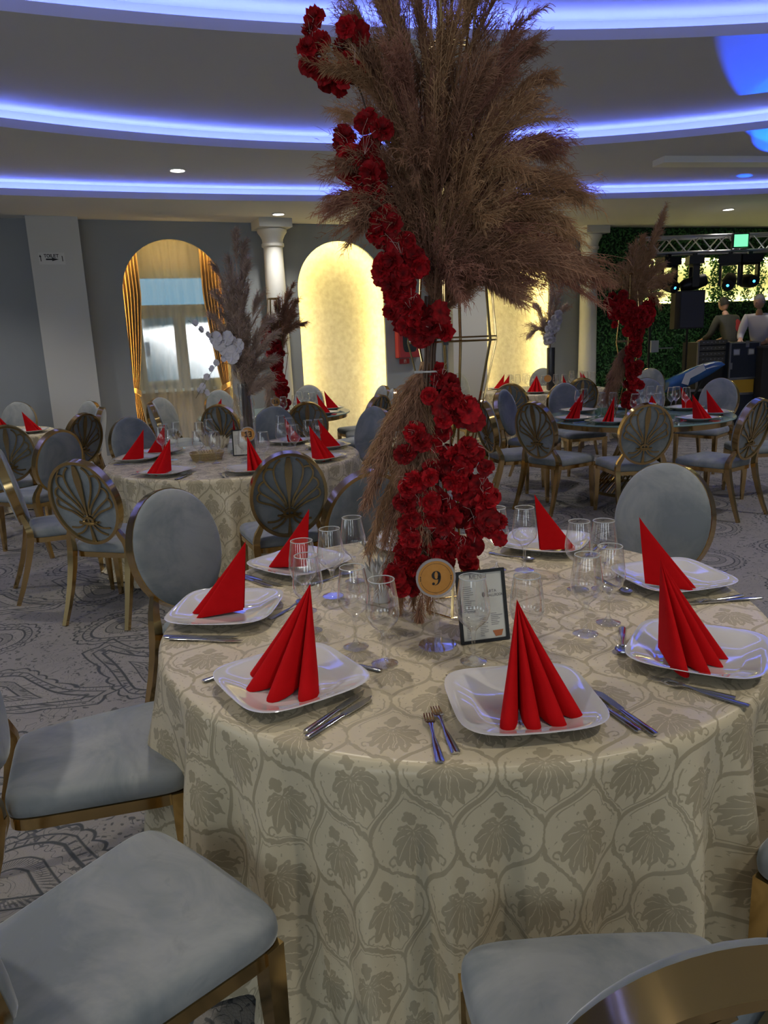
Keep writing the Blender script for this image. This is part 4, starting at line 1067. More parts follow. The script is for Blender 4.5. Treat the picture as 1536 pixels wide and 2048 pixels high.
tissues(-1.42, 6.15, 26, pm('cream_tissue', (.62,.55,.42), .8), 'second cream tissue fan among the glasses of table thirteen', 'tissue fans')
tissues(2.74, 7.75, 26, TISS, 'white tissues fanned among the glasses of the right-hand glass table', 'tissue fans')
m = MB(); m.box(-1.24,-1.17,6.02,6.09,TT,TT+.085); tag(m.build('tissue_box', pm('box_white', (.6,.62,.64), .5), None, 0), 'small white box beside the menu of table thirteen', 'box')
bk_ = empty('bread_basket', (-1.335, 5.70, TT), R(15)); tag(bk_, 'straw bread basket on table thirteen', 'basket')
STRAW = noisy('straw', (.50,.38,.20), (.36,.25,.12), 80, .8)
m = MB()
for j in range(6): m.sweep([((.105+.004*j)*math.copysign(abs(cos(a))**.5, cos(a)), (.070+.004*j)*math.copysign(abs(sin(a))**.5, sin(a)), .006+.0105*j+.001*sin(9*a)) for a in [2*pi*k/32 for k in range(32)]], .006, .005, closed=True, n=6)
m.build('woven_side', STRAW, bk_)
m = MB(); m.box(-.095,.095,-.06,.06,0,.006); m.build('base', STRAW, bk_, 0)
m = MB()
for k in range(7): 
    a = .4*k; m.obox((-.06+.02*k, .01*sin(k*2), .045), (cos(.3), 0, sin(.3)), (0,1,0), (-sin(.3),0,cos(.3)), .006, .04, .03)
m.build('bread_slices', pm('bread', (.62,.48,.28), .8), bk_, 0)

# ------------------------------------------------------------------ pampas and flowers
def bez(p0, p1, p2, n):
    t = np.linspace(0, 1, n)[:,None]; p0, p1, p2 = map(np.array, (p0, p1, p2)); return (1-t)**2*p0+2*t*(1-t)*p1+t**2*p2
def plume(p0, p1, p2, nb=200, bl=.16, hl=.030, wid=.0011, droop=.5, start=.12, hp=14, spread=.55):
    """one feathery plume: V, F of ribbons.  Axis is a curve; side branches lean along it and carry fine hairs"""
    ax = bez(p0, p1, p2, 24); V = []; F = []; 
    def ribbons(P, w0):      # P (n,k,3)
        n, k, _ = P.shape; T = np.diff(P, axis=1); T = np.concatenate([T, T[:,-1:]], 1)
        rnd = nrg.normal(0, 1, (n,1,3)); S = np.cross(T, rnd); S /= np.linalg.norm(S, axis=2, keepdims=True)+1e-9
        w = w0*np.linspace(1, .35, k)[None,:,None]
        A = P-S*w; B = P+S*w; v = np.stack([A, B], 2).reshape(n*k*2, 3)
        b = (np.arange(n)*k*2)[:,None]+(np.arange(k-1)*2)[None,:]
        f = np.stack([b, b+1, b+3, b+2], -1).reshape(-1, 4); return v, f
    Ls = np.linalg.norm(np.array(p2)-np.array(p0))
    t = start+(1-start)*nrg.random(nb)**.85; t = np.clip(t, 0, .985)
    idx = t*23; i0 = idx.astype(int); fr = (idx-i0)[:,None]
    o = ax[i0]*(1-fr)+ax[np.minimum(i0+1, 23)]*fr
    tan = ax[np.minimum(i0+1, 23)]-ax[i0]; tan /= np.linalg.norm(tan, axis=1)[:,None]+1e-9
    rad = np.cross(tan, nrg.normal(0, 1, (nb,3))); rad /= np.linalg.norm(rad, axis=1)[:,None]
    nt_ = max(10, nb//7); tu = start+(.985-start)*nrg.random(nt_); ti = nrg.integers(0, nt_, nb)      # strands hang together in tufts
    t = np.clip(tu[ti]+nrg.normal(0, .012, nb), 0, .985); idx = t*23; i0 = idx.astype(int); fr = (idx-i0)[:,None]
    o = ax[i0]*(1-fr)+ax[np.minimum(i0+1, 23)]*fr; tan = ax[np.minimum(i0+1, 23)]-ax[i0]; tan /= np.linalg.norm(tan, axis=1)[:,None]+1e-9
    rt_ = nrg.normal(0, 1, (nt_,3)); rad = np.cross(tan, rt_[ti]+nrg.normal(0, .22, (nb,3))); rad /= np.linalg.norm(rad, axis=1)[:,None]
    lt_ = nrg.uniform(.55, 1.2, nt_)
    L = bl*(.45+.55*np.sin(np.pi*np.clip(t, .05, .95))**.6)*lt_[ti]*nrg.uniform(.75, 1.1, nb)*np.where(t > .82, .75, 1); spread = spread*(1-.55*t[:,None])
    d0 = tan*.9+rad*spread; d0 /= np.linalg.norm(d0, axis=1)[:,None]
    k = 6; s = np.linspace(0, 1, k)
    P = o[:,None,:]+d0[:,None,:]*(L[:,None]*s[None,:])[:,:,None]
    bend = (tan*.25-rad*.05+np.array([0,0,-1.0])*droop); P = P+bend[:,None,:]*(L[:,None]*(s**2)[None,:]*.55)[:,:,None]
    v, f = ribbons(P, wid*.8); V.append(v); F.append(f); off = len(v)
    # hairs
    n2 = nb*hp; bi = np.repeat(np.arange(nb), hp); ts = nrg.uniform(.12, 1, n2)*(k-1); j0 = np.minimum(ts.astype(int), k-2); fr = (ts-j0)[:,None]
    ho = P[bi, j0]*(1-fr)+P[bi, j0+1]*fr; ht = P[bi, j0+1]-P[bi, j0]; ht /= np.linalg.norm(ht, axis=1)[:,None]+1e-9
    hr = np.cross(ht, nrg.normal(0, 1, (n2,3))); hr /= np.linalg.norm(hr, axis=1)[:,None]+1e-9
    hd = ht*.8+hr*.62; hd /= np.linalg.norm(hd, axis=1)[:,None]; hh = hl*nrg.uniform(.5, 1.3, n2)[:,None]
    PP = np.stack([ho, ho+hd*hh*.55, ho+hd*hh+np.array([0,0,-1])*hh*.22], 1)
    v, f = ribbons(PP, wid*.62); V.append(v); F.append(f+off); off += len(v)
    # axis stem
    Q = ax[None]; v, f = ribbons(Q, wid*2.5); V.append(v); F.append(f+off)
    return np.concatenate(V), np.concatenate(F)
def add_plume(parent, mat, *a, **k):
    V, F_ = plume(*a, **k); return mobj('pampas_plume', npmesh('pampas_plume', V, F_, mat), parent)
def flower_mesh(seed, mat=None, r=.040, layers=3, npet=5, ruff=.0085):
    r_ = random.Random(seed); m = MB()
    for l in range(layers):
        rr = r*(1-.26*l); up_ = .15+.42*l
        for k in range(npet):
            a = 2*pi*(k+.5*l)/npet+r_.uniform(-.15,.15); wid = rr*.62; nu, nv = 5, 6; v = []
            for i in range(nu):
                s = i/(nu-1)
                for j in range(nv):
                    c = (j/(nv-1)-.5)*2; ww = wid*(.25+.95*s**.7)*(1-.22*s**4)
                    x = s*rr*(1-.16*c*c); y = c*ww; z = .004*l+rr*(up_*s**1.4)-.10*rr*c*c*0+rr*.16*s*c*c+ruff*s*sin(5*c*2.2+seed+k*1.7+l)*(s**1.5)
                    v.append((x*cos(a)-y*sin(a), x*sin(a)+y*cos(a), z-.3*rr*s*s*(1-l*.4)))
            m.add(v, [(i*nv+j, (i+1)*nv+j, (i+1)*nv+j+1, i*nv+j+1) for i in range(nu-1) for j in range(nv-1)])
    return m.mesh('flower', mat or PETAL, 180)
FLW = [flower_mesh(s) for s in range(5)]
def orient(d):
    return Vector(d).normalized().to_track_quat('Z', 'Y').to_euler()
def put_flower(parent, me, p, d, sc, name='flower'):
    e = orient(d); q = e.to_quaternion() @ Vector((0,0,1)).rotation_difference(Vector((0,0,1)))
    o = mobj(name, me, parent, p, e, sc); o.rotation_mode = 'XYZ'; return o

# the tall centrepiece of table nine
ctr = empty('floral_centrepiece', (T9[0], T9[1], TT)); tag(ctr, 'tall centrepiece of brown pampas and red flowers on a gold wire stand on table nine', 'flower arrangement')
def wire_stand(parent, rs, nside, th, mat, rot=0):
    """rs: list of (radius, z); rods between rings, doubled wire rings"""
    stand = empty('wire_stand'); stand.parent = parent
    for (r, z, ring) in rs:
        if ring:
            for dz in ((0, .011) if ring > 1 else (0,)):
                m = MB(); m.tube([(r*cos(rot+2*pi*k/nside), r*sin(rot+2*pi*k/nside), z+dz) for k in range(nside)], th, 6, closed=True); m.build('ring', mat, stand)
    for k in range(nside):
        a = rot+2*pi*k/nside; m = MB()
        for da in (-.02, .02):
            m.tube([(r*cos(a+da*(.5+.05/r)), r*sin(a+da*(.5+.05/r)), z) for r, z, _ in rs], th, 6)
        m.build('rod', mat, stand)
    return stand
wire_stand(ctr, [(.105,.004,1),(.030,.30,0),(.050,.47,0),(.138,.832,2),(.068,1.60,2),(.10,1.80,1)], 6, .0023, GOLD, .25)
ROOT = (-.055, -.05, .93)
tips = [(-0.253,0.05,1.725),(-0.273,-0.1,1.629),(-0.174,0.1,1.797),(-0.097,-0.05,1.80),(-0.0,0.15,1.90),(0.078,-0.1,1.764),(0.176,0.1,1.809),(0.216,-0.05,1.664),(0.222,0.05,1.621),(0.28,0.1,1.557),(0.197,-0.15,1.391),(0.242,0.15,1.515),(0.214,-0.1,1.336),(0.35,0.1,1.275),(0.335,-0.05,1.221),(0.349,0.15,1.164),(0.366,-0.05,1.042),(0.417,0.05,1.0),(0.25,-0.2,1.03),(-0.27,-0.15,1.52),(-0.274,0.1,1.481),(-0.26,-0.15,1.295),(-0.28,0.05,1.244),(-0.25,-0.2,1.152),(0.119,-0.25,1.248),(-0.017,-0.2,1.565),(0.05,-0.2,1.445),(-0.141,-0.2,1.489),(-0.091,-0.22,1.279),(0.041,-0.2,1.145),(-0.236,0.0,1.627),(0.312,0.2,1.388),(0.405,0.25,1.1),(.10,.05,1.86),(-.20,.0,1.86),(.16,-.12,1.06),(.10,-.16,.98),(.13,.02,1.02),(.05,-.16,1.05),(.17,.08,1.02),(.06,.1,1.15),(.14,.0,1.2),(.10,-.1,1.12),(-.12,-.12,1.12),(-.15,.05,1.2),(.24,-.1,1.16),(.0,.1,1.3),(-.02,-.16,1.0)]
for i, tp in enumerate(tips):
    tp = Vector(tp); r0 = Vector(ROOT)+Vector((rng.uniform(-.02,.03), rng.uniform(-.03,.03), rng.uniform(-.08,.12)))
    mid = r0+(tp-r0)*.55; hor = Vector((tp.x-r0.x, tp.y-r0.y, 0))
    mid += Vector((-.28*hor.x, -.28*hor.y, (.13+.18*hor.length)*min(1, (tp.z-.80)/.35)))
    add_plume(ctr, (PAMPO, PAMP, PAMPR, PAMP, PAMPO)[i % 5], tuple(r0), tuple(mid), tuple(tp), nb=320, bl=.20, hl=.022, wid=.0015, droop=.45 if hor.length > .2 else .2, start=.10, hp=13, spread=.45)
low = [(-0.251,0.0,0.50),(-0.272,-0.05,0.375),(-0.264,0.0,0.236),(-0.235,-0.03,0.113),(-0.19,-0.05,0.03),(-0.129,-0.12,0.02),(-0.092,-0.06,0.02),(-0.17,-0.1,0.40),(-0.22,0.05,0.24),(-0.20,0.05,0.10),(-.14,-.02,.06)]
for i, tp in enumerate(low):
    r0 = Vector((-.085+rng.uniform(-.015,.015), -.10, .78)); tp = Vector(tp); mid = (r0+tp)/2+Vector((.01, 0, .05))
    add_plume(ctr, PAMP if i % 2 else PAMPO, tuple(r0), tuple(mid), tuple(tp), nb=230, bl=.13, hl=.024, wid=.0014, droop=.25, start=.04, hp=12, spread=.38)
# bundle of bound stems with a white cable tie
m = MB()
for k in range(9):
    a = 2*pi*k/9; m.tube([(-.082+.016*cos(a), -.10+.016*sin(a), .70), (-.075+.013*cos(a), -.10+.013*sin(a), .80), (-.062+.02*cos(a), -.07+.02*sin(a), .96)], .0035, 6)
m.build('bound_stems', pm('brown_stem', (.10,.055,.035), .7), ctr)
m = MB(); m.tube([(-.079+.027*cos(2*pi*k/16), -.10+.027*sin(2*pi*k/16), .752) for k in range(16)], .0028, 6, closed=True); m.tube([(-.079-.02,-.125,.752),(-.079-.042,-.135,.753)], .004, 6)
m.build('cable_tie', pm('tie_white', (.55,.55,.55), .5), ctr)
m = MB(); m.box(-.040,-.026,-.142,-.130,.824,.850); m.build('clamp', BLACK, ctr, 0)
up_ = [(-0.36,-0.10,1.60),(-0.365,-0.08,1.63),(-0.358,-0.12,1.565),(-0.331,-0.12,1.543),(-0.272,-0.12,1.633),(-0.262,-0.12,1.57),(-0.28,-0.12,1.518),(-.29,-.08,1.60),(-.245,-.16,1.61),(-.25,-.15,1.53)]
mid_ = [(-0.272,-0.12,1.374),(-0.303,-0.12,1.339),(-0.289,-0.12,1.302),(-0.225,-0.18,1.397),(-0.213,-0.2,1.366),(-0.25,-0.16,1.275),(-0.232,-0.18,1.237),(-0.213,-0.18,1.211),(-.27,-.14,1.32),(-.235,-.19,1.31),(-.205,-.2,1.25)]
cas_ = [(-0.209,-0.18,1.154),(-0.197,-0.18,1.109),(-0.171,-0.18,1.082),(-0.186,-0.18,1.044),(-0.153,-0.18,1.023),(-0.127,-0.18,0.982),(-0.182,-0.16,0.965),(-0.142,-0.18,0.943),(-0.116,-0.18,0.895),(-0.089,-0.18,0.86),(-0.045,-0.20,0.886),(-0.096,-0.18,0.84),(-0.109,-0.18,0.868),(-.15,-.2,1.06),(-.17,-.2,1.13),(-.21,-.16,1.19),(-.13,-.2,.92),(-.16,-.17,1.0)]
low_ = [(-0.045,-0.12,0.735),(-0.023,-0.12,0.685),(-0.066,-0.12,0.672),(0.005,-0.12,0.655),(-0.046,-0.12,0.6),(-0.017,-0.12,0.613),(0.018,-0.12,0.64),(-0.119,-0.12,0.56),(-0.139,-0.12,0.517),(-0.098,-0.12,0.53),(-0.026,-0.12,0.52),(-0.041,-0.12,0.484),(0.009,-0.12,0.482),(0.032,-0.12,0.52),(-0.086,-0.12,0.456),(-0.021,-0.12,0.439),(-0.13,-0.12,0.443),(-0.160,-0.12,0.43),(0.015,-0.12,0.4),(0.038,-0.12,0.46),(-0.073,-0.12,0.381),(-0.037,-0.12,0.365),(-0.001,-0.12,0.333),(-0.111,-0.12,0.353),(-0.154,-0.12,0.37),(0.067,-0.12,0.42),(0.081,-0.12,0.375),(0.043,-0.12,0.316),(-0.046,-0.12,0.289),(-0.091,-0.12,0.276),(-0.136,-0.12,0.247),(-0.165,-0.12,0.271),(-0.182,-0.12,0.218),(-0.122,-0.12,0.215),(-0.062,-0.12,0.244),(-0.009,-0.12,0.257),(0.08,-0.12,0.291),(0.102,-0.12,0.275),(0.043,-0.12,0.278),(-0.025,-0.12,0.211),(0.005,-0.12,0.218),(-0.184,-0.12,0.15),(-0.155,-0.12,0.131),(-0.199,-0.12,0.150)]
allf = [(p, 0) for p in up_+mid_]+[(p, 1) for p in cas_]+[(p, 2) for p in low_]
for i, (p, kd) in enumerate(allf):
    reps = (2, 3, 3)[kd]
    for q in range(reps):
        pp_ = Vector(p)+Vector((rng.gauss(0,.012+.008*q), rng.gauss(-.0 if q != 1 else .045,.016), rng.gauss(0,.012+.008*q)))
        d = Vector((rng.uniform(-.6,.6)+(-.4 if kd < 2 else .2*(p[0]+.05)*6), -1 if q == 0 else rng.choice((-1, 1)), rng.uniform(-.35,.7)))
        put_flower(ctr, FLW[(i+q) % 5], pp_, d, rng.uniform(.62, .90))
m = MB()
for p, kd in allf[:]:
    if rng.random() < .5: continue
    b = Vector(p)
    for _ in range(4):
        e_ = b+Vector((rng.gauss(0,.02), rng.gauss(-.02,.012), rng.gauss(.03,.02))); mm = (b+e_)/2+Vector((rng.gauss(0,.008),0,.012)); m.tube([b, mm, e_], .0005, 3)
m.build('pale_filaments', PETALD, ctr, 0)['kind'] = 'stuff'
fsm = pm('dark_stem', (.05,.03,.02), .7)
for pth, r in (([(-.28,-.12,1.58),(-.31,-.1,1.595),(-.345,-.1,1.60)], .0022), ([(-.21,-.1,1.38),(-.235,-.1,1.47),(-.27,-.11,1.56)], .002), ([(-.05,-.10,.75),(-.06,-.09,.55),(-.06,-.08,.35),(-.10,-.07,.2)], .0035)):
    m = MB(); m.tube(pth, r, 5); m.build('flower_stem', fsm, ctr)

# smaller arrangements on the other tables
def arrangement(x, y, lab, plumes, flowers, fmat, base, kind='wire'):
    c = empty('floral_centrepiece', (x, y, TT)); tag(c, lab, 'flower arrangement')
    if kind == 'wire': wire_stand(c, base, 6, .0035, GOLD, .2)
    for (p0, p1, p2, mat, bl) in plumes:
        add_plume(c, mat, p0, p1, p2, nb=230, bl=bl, hl=.05, wid=.0036, droop=.35, start=.15, hp=8, spread=.45)
    fm = [flower_mesh(40+s, fmat, .05) for s in range(3)]
    for i, p in enumerate(flowers): put_flower(c, fm[i % 3], p, (rng.uniform(-.6,.6), -1, rng.uniform(-.3,.6)), rng.uniform(.8,1.15))
    return c
def scat(path, n, r, seed=1):
    r_ = random.Random(seed); out = []
    for i in range(n):
        t = r_.random()*(len(path)-1); k = int(t); f = t-k; a, b = path[k], path[k+1]; rr = r*(a[3] if len(a) > 3 else 1)
        out.append((a[0]+(b[0]-a[0])*f+r_.gauss(0, rr), a[1]+(b[1]-a[1])*f+r_.gauss(0, rr*.7), a[2]+(b[2]-a[2])*f+r_.gauss(0, rr*.8)))
    return out
WB = [(.12,.005,1),(.04,.28,0),(.13,.72,2),(.07,1.35,2)]
# table sixteen: red cascade, pampas leaning up to the right
arrangement(-1.19, 9.12, 'small red flower and pampas arrangement on the glass table numbered sixteen',
    [((0,0,.55),(.03,0,1.0),t,PAMP,.22) for t in [(.22,0,1.48),(.15,.05,1.40),(.26,-.05,1.30),(.05,0,1.30),(.20,.05,1.15),(-.05,0,1.05),(.28,0,1.05)]]+[((0,0,.6),(-.1,0,.5),(-.14,0,.12),PAMPD,.18),((0,0,.6),(-.06,0,.4),(-.10,-.05,.10),PAMPD,.18)],
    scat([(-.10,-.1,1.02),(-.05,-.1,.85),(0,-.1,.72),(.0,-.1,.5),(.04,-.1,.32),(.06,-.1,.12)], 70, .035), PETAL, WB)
# right-hand glass table: red bouquet and upright pampas
arrangement(2.49, 7.60, 'red flower and upright pampas arrangement on the right-hand glass table',
    [((0,0,.8),(.02,0,1.25),t,PAMPO,.26) for t in [(.30,0,1.90),(.24,.05,1.72),(.10,0,1.66),(.02,0,1.58),(.16,-.05,1.50),(.24,0,1.40),(-.02,.05,1.36),(.30,0,1.30),(.10,0,1.45),(.05,-.05,1.35),(.20,.05,1.25),(-.06,0,1.25),(.16,-.08,1.15)]]+[((-.02,-.05,.72),(-.08,-.05,.6),(-.20+dx,-.05,.06+dz),PAMP,.16) for dx, dz in ((0,0),(.04,-.02),(-.03,.12),(.02,.2))],
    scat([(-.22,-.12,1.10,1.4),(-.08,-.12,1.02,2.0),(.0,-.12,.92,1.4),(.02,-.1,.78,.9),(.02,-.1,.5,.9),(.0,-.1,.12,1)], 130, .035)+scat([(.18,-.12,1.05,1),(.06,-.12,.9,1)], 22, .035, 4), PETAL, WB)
# far cloth table: dark vase, white flowers
c = arrangement(2.55, 11.25, 'white flowers and pampas in a dark vase on the far cloth table',
    [((0,0,.5),(-.05,0,1.0),t,PAMPD,.26) for t in [(.16,0,1.52),(.02,0,1.40),(-.20,0,1.20),(-.25,0,.85),(.18,0,1.15)]],
    scat([(.10,-.1,1.10,.8),(.05,-.1,1.0),(-.06,-.1,.85),(-.05,-.1,.68)], 34, .03, 2), ORCH, None, 'vase')
MB().lathe([(.06,0),(.062,.01),(.058,.3),(.06,.62),(.055,.62),(.05,.02),(0,.02)], 24).build('vase', pm('smoked_vase', (.03,.03,.035), .2), c)
# table thirteen: clear cylinder with dark stems, tall greyish pampas, white orchids
c = empty('floral_centrepiece', (-1.045, 5.93, TT+.0015)); tag(c, 'tall greyish pampas and white orchids in a glass cylinder on table thirteen', 'flower arrangement')
for i, tp in enumerate([(.02,0,1.62),(.07,.04,1.55),(-.04,0,1.45),(-.13,0,1.40),(-.17,.05,1.22),(.10,-.05,1.40),(.17,0,1.18),(.22,0,1.02),(.24,-.05,.90),(-.18,-.05,1.05),(-.14,0,.92),(.02,-.08,1.25),(.20,.0,.72),(.16,-.05,.55),(0,-.08,1.05),(-.05,-.08,1.2)]):
    add_plume(c, PAMPD, (.0,0,.42), (tp[0]*.25, tp[1], .42+(tp[2]-.42)*.75), tp, nb=210, bl=.19, hl=.045, wid=.0026, droop=.35, start=.12, hp=9, spread=.40)
MB().lathe([(.060,.0),(.062,.004),(.060,.55),(.058,.55),(.057,.012),(0,.010)], 28).build('glass_cylinder', GLT, c)
m = MB()
for k in range(16):
    a = 2.4*k; r = .045*math.sqrt(k/16); m.tube([(r*cos(a), r*sin(a), .02), (r*.8*cos(a+.3), r*.8*sin(a+.3), .3), (r*.5*cos(a+.5), r*.5*sin(a+.5), .62)], .009, 6)
m.build('stem_bundle', noisy('dark_stems', (.05,.045,.045), (.12,.08,.06), 20, .7), c)
of = [flower_mesh(60+s, ORCH, .055, 1, 5, .004) for s in range(3)]
op_ = [(-.05,-.12,.86),(-.10,-.12,.82),(-.08,-.13,.90),(-.14,-.12,.86),(-.03,-.13,.80),(-.17,-.12,.90),(-.22,-.12,.93),(-.27,-.12,.97),(-.31,-.12,1.02),(-.12,-.12,.75),(-.18,-.12,.72),(-.22,-.12,.68),(-.26,-.12,.62),(-.30,-.12,.55),(-.27,-.12,.50),(-.32,-.12,.52),(.0,-.14,.84),(-.05,-.14,.76)]
for i, p in enumerate(op_): put_flower(c, of[i % 3], p, (rng.uniform(-.7,.4), -1, rng.uniform(-.3,.5)), 1.0 if i < 6 or i > 15 else .48)
m = MB(); m.tube([(-.03,-.1,.7),(-.15,-.11,.88),(-.27,-.12,.96),(-.36,-.12,1.04)], .0022, 5); m.tube([(-.03,-.1,.7),(-.17,-.11,.72),(-.26,-.12,.60),(-.36,-.12,.46)], .0022, 5); m.build('orchid_stems', pm('orchid_stem', (.08,.07,.05), .6), c)
V, F_ = plume((-.04,-.08,.80),(-.08,-.1,.6),(-.06,-.1,.38), nb=60, bl=.16, hl=.04, wid=.0015, droop=.3, start=.1, hp=8, spread=.6)
mobj('dried_spray', npmesh('dried_spray', V, F_, pampas('pale_dried_spray', (.55,.42,.25), (.62,.52,.38))), c)

# ------------------------------------------------------------------ stage: truss, moving heads, speaker, cases, people
ALU = pm('aluminium_truss', (.55,.56,.60), .3, 1.0)
tr = empty('lighting_truss', (0,0,0)); tag(tr, 'silver lattice lighting truss above the stage', 'truss')
sg = Vector((cos(R(3)), sin(R(3)), 0)); sn = Vector((-sin(R(3)), cos(R(3)), 0)); S0 = Vector((4.22, 12.15, 0))
def sp3(s, z, d=0): return S0+sg*s+sn*d+Vector((0,0,z))
for z in (2.71, 2.945):
    for d in (0, .26): m = MB(); m.tube([sp3(-.05, z, d), sp3(4.6, z, d)], .024, 8); m.build('chord', ALU, tr)
for d in (0, .26):
    for i in range(22):
        a = .21*i; m = MB(); m.tube([sp3(a, 2.71 if i % 2 else 2.945, d), sp3(a+.21, 2.945 if i % 2 else 2.71, d)], .011, 6); m.build('lattice_bar', ALU, tr)
for s in (-.05, 4.6):
    for d in (0, .26): m = MB(); m.tube([sp3(s, 0, d), sp3(s, 2.98, d)], .020, 8); m.build('upright', pm('truss_post', (.05,.05,.055), .4), tr)
LENS = emis('blue_lens', (.02, .25, 1.0), 9)
def moving_head(s, yaw, tilt, lab, lit):
    o = empty('moving_head_light', sp3(s, 2.71, .02), yaw); tag(o, lab, 'stage light', 'moving head lights on the truss')
    m = MB(); m.box(-.03,.03,-.03,.03,-.06,.02); m.build('clamp', BLACK, o, 0)
    m = MB(); m.box(-.16,.16,-.11,.11,-.18,-.06); m.build('base_box', BLACK, o, 0)
    m = MB(); m.box(-.15,-.115,-.05,.05,-.52,-.18); m.box(.115,.15,-.05,.05,-.52,-.18); m.box(-.15,.15,-.05,.05,-.215,-.18); m.build('yoke', BLACK, o, 0)
    h = empty('head', (0,0,-.46)); h.parent = o; h.rotation_euler = (tilt, 0, 0)
    MB().lathe([(.0,-.21),(.07,-.20),(.10,-.14),(.105,.05),(.095,.15),(.085,.19),(.07,.19)], 20).build('housing', BLACK, h)
    MB().lathe([(.068,.185),(.0,.192)], 20).build('lens', LENS if lit else BLACK, h)
    return o
moving_head(.36, R(20), R(112), 'first hanging moving head from the truss end, small blue lens', True)
moving_head(.78, R(80), R(75), 'second hanging moving head, tilted sideways and unlit', False)
moving_head(1.35, R(-30), R(110), 'third hanging moving head with a blue glint', True)
moving_head(1.66, R(0), R(95), 'moving head shining a bright blue lens at the picture edge', True)
fl_ = empty('flood_light', sp3(1.46, 2.84, -.06), R(3)); tag(fl_, 'square flood light glowing green on the truss', 'stage light')
m = MB(); m.box(-.13,.13,0,.06,-.10,.12); m.build('housing', BLACK, fl_, 0)
m = MB(); m.add([(-.11,-.002,-.08),(.11,-.002,-.08),(.11,-.002,.10),(-.11,-.002,.10)], [(0,1,2,3)]); m.build('lens', emis('green_lamp', (.16,.9,.36), 1.1), fl_, 0)
spot('green_wash', tuple(sp3(1.46,2.85,-.1)), tuple(gp(2.6,2.4)), 12, (.1,1,.35), 120)
for (tx, ty, tz), pw, sz in (((3.62, 6.95, 3.70), 3400, 11), ((4.42, 8.72, 3.52), 2200, 8), ((5.0, 10.72, 3.52), 700, 5), ((5.9, 11.5, 3.36), 300, 12)):
    spot('stage_blue_beam', (6.1, 12.0, 2.35), (tx, ty, tz), pw, (.0,.07,1), sz, .25, .02)
sp_ = empty('loudspeaker', (4.86, 12.0, 1.56), R(8)); tag(sp_, 'black loudspeaker on a pole in front of the green wall', 'loudspeaker')
m = MB(); m.add([(-.15,.0,0),(.20,-.10,0),(.20,.22,0),(-.15,.24,0),(-.15,.0,.57),(.20,-.10,.57),(.20,.22,.57),(-.15,.24,.57)], [(0,3,2,1),(4,5,6,7),(0,1,5,4),(1,2,6,5),(2,3,7,6),(3,0,4,7)])
m.add([(-.20,.06,0),(-.152,.0,0),(-.152,.24,0),(-.20,.2,0),(-.20,.06,.57),(-.152,.0,.57),(-.152,.24,.57),(-.20,.2,.57)], [(0,3,2,1),(4,5,6,7),(0,1,5,4),(1,2,6,5),(2,3,7,6),(3,0,4,7)]); m.build('cabinet', BLACK, sp_, 0)
m = MB(); m.add([(-.14,-.006,.02),(.19,-.102,.02),(.19,-.102,.55),(-.14,-.006,.55)], [(0,1,2,3)]); m.build('grille', pm('speaker_grille', (.02,.022,.035), .6), sp_, 0)
ss = empty('speaker_stand', (4.88, 12.08, 0)); tag(ss, 'black tripod stand under the loudspeaker', 'stand')
m = MB(); m.tube([(0,0,.12),(0,0,1.56)], .018, 8); m.build('pole', BLACK, ss)
for k in range(3): a = 2*pi*k/3+.5; m = MB(); m.tube([(0,0,.75),(.42*cos(a), .42*sin(a), .012)], .012, 6); m.build('leg', BLACK, ss)
ls = empty('light_stand', (4.26, 12.0, 0)); tag(ls, 'thin black stand with a small pale box by the red flowers', 'stand')
m = MB(); m.tube([(0,0,.02),(0,0,2.6)], .020, 8); m.build('pole', BLACK, ls)
m = MB(); m.box(.01,.13,-.06,-.02,1.22,1.40); m.build('socket_box', pm('box_grey', (.32,.33,.32), .6), ls, 0)
m = MB(); m.box(.13,.36,-.045,-.035,1.27,1.285); m.build('arm', pm('arm_grey', (.2,.2,.2), .5), ls, 0)
for k in range(3): a = 2*pi*k/3; m = MB(); m.tube([(0,0,.5),(.32*cos(a), .32*sin(a), .012)], .010, 6); m.build('leg', BLACK, ls)
EDGE = pm('case_aluminium', (.36,.36,.38), .35, 1.0); NAVY = pm('case_navy', (.012,.018,.035), .5)
def case(x, y, z, w_, d_, h_, lab, face, rz=R(6), name='flight_case'):
    o = empty(name, (x, y, z), rz); tag(o, lab, 'flight case', 'flight cases by the stage')
    m = MB(); m.box(-w_/2,w_/2,0,d_,0,h_); m.build('shell', face, o, 0)
    m = MB(); k = .018
    for a, b in ((-w_/2, -w_/2+k), (w_/2-k, w_/2)): m.box(a-.004,b+.004,-.006,.02,0,h_)
    for a, b in ((0, k), (h_-k, h_)): m.box(-w_/2,w_/2,-.005,.02,a,b)
    m.build('edge_profile', EDGE, o, 0); return o
lowc = case(5.72, 11.95, 0, .62, .55, .52, 'lowest dark flight case under the yellow one', NAVY)
yc = case(5.72, 11.95, .52, .58, .5, .24, 'flight case with a yellow panel, in the middle of the stack', pm('case_yellow', (.45,.26,.02), .5))
bc = case(5.74, 11.93, .76, .50, .5, .56, 'upright navy flight case with white corner labels', NAVY)
for x in (-.14, .10):
    m = MB(); m.box(x-.055,x+.055,-.010,0,.36,.46); m.build('latch_dish', EDGE, bc, 0); 
    m = MB(); m.box(x-.042,x+.042,-.012,-.010,.375,.445); m.build('label_plate', pm('plate_grey', (.42,.43,.45), .5), bc, 0)
for x, z in ((-.23,.2),(.23,.2),(.03,.53)): m = MB(); m.box(x-.028,x+.028,-.014,0,z-.05,z+.05); m.build('butterfly_latch', EDGE, bc, 0)
rk = empty('equipment_rack', (5.28, 12.0, .62), R(6)); tag(rk, 'open black equipment rack with amplifiers next to the navy case', 'rack')
m = MB(); m.box(-.25,.25,.02,.5,0,.72); m.build('shell', pm('rack_black', (.01,.01,.012), .6), rk, 0)
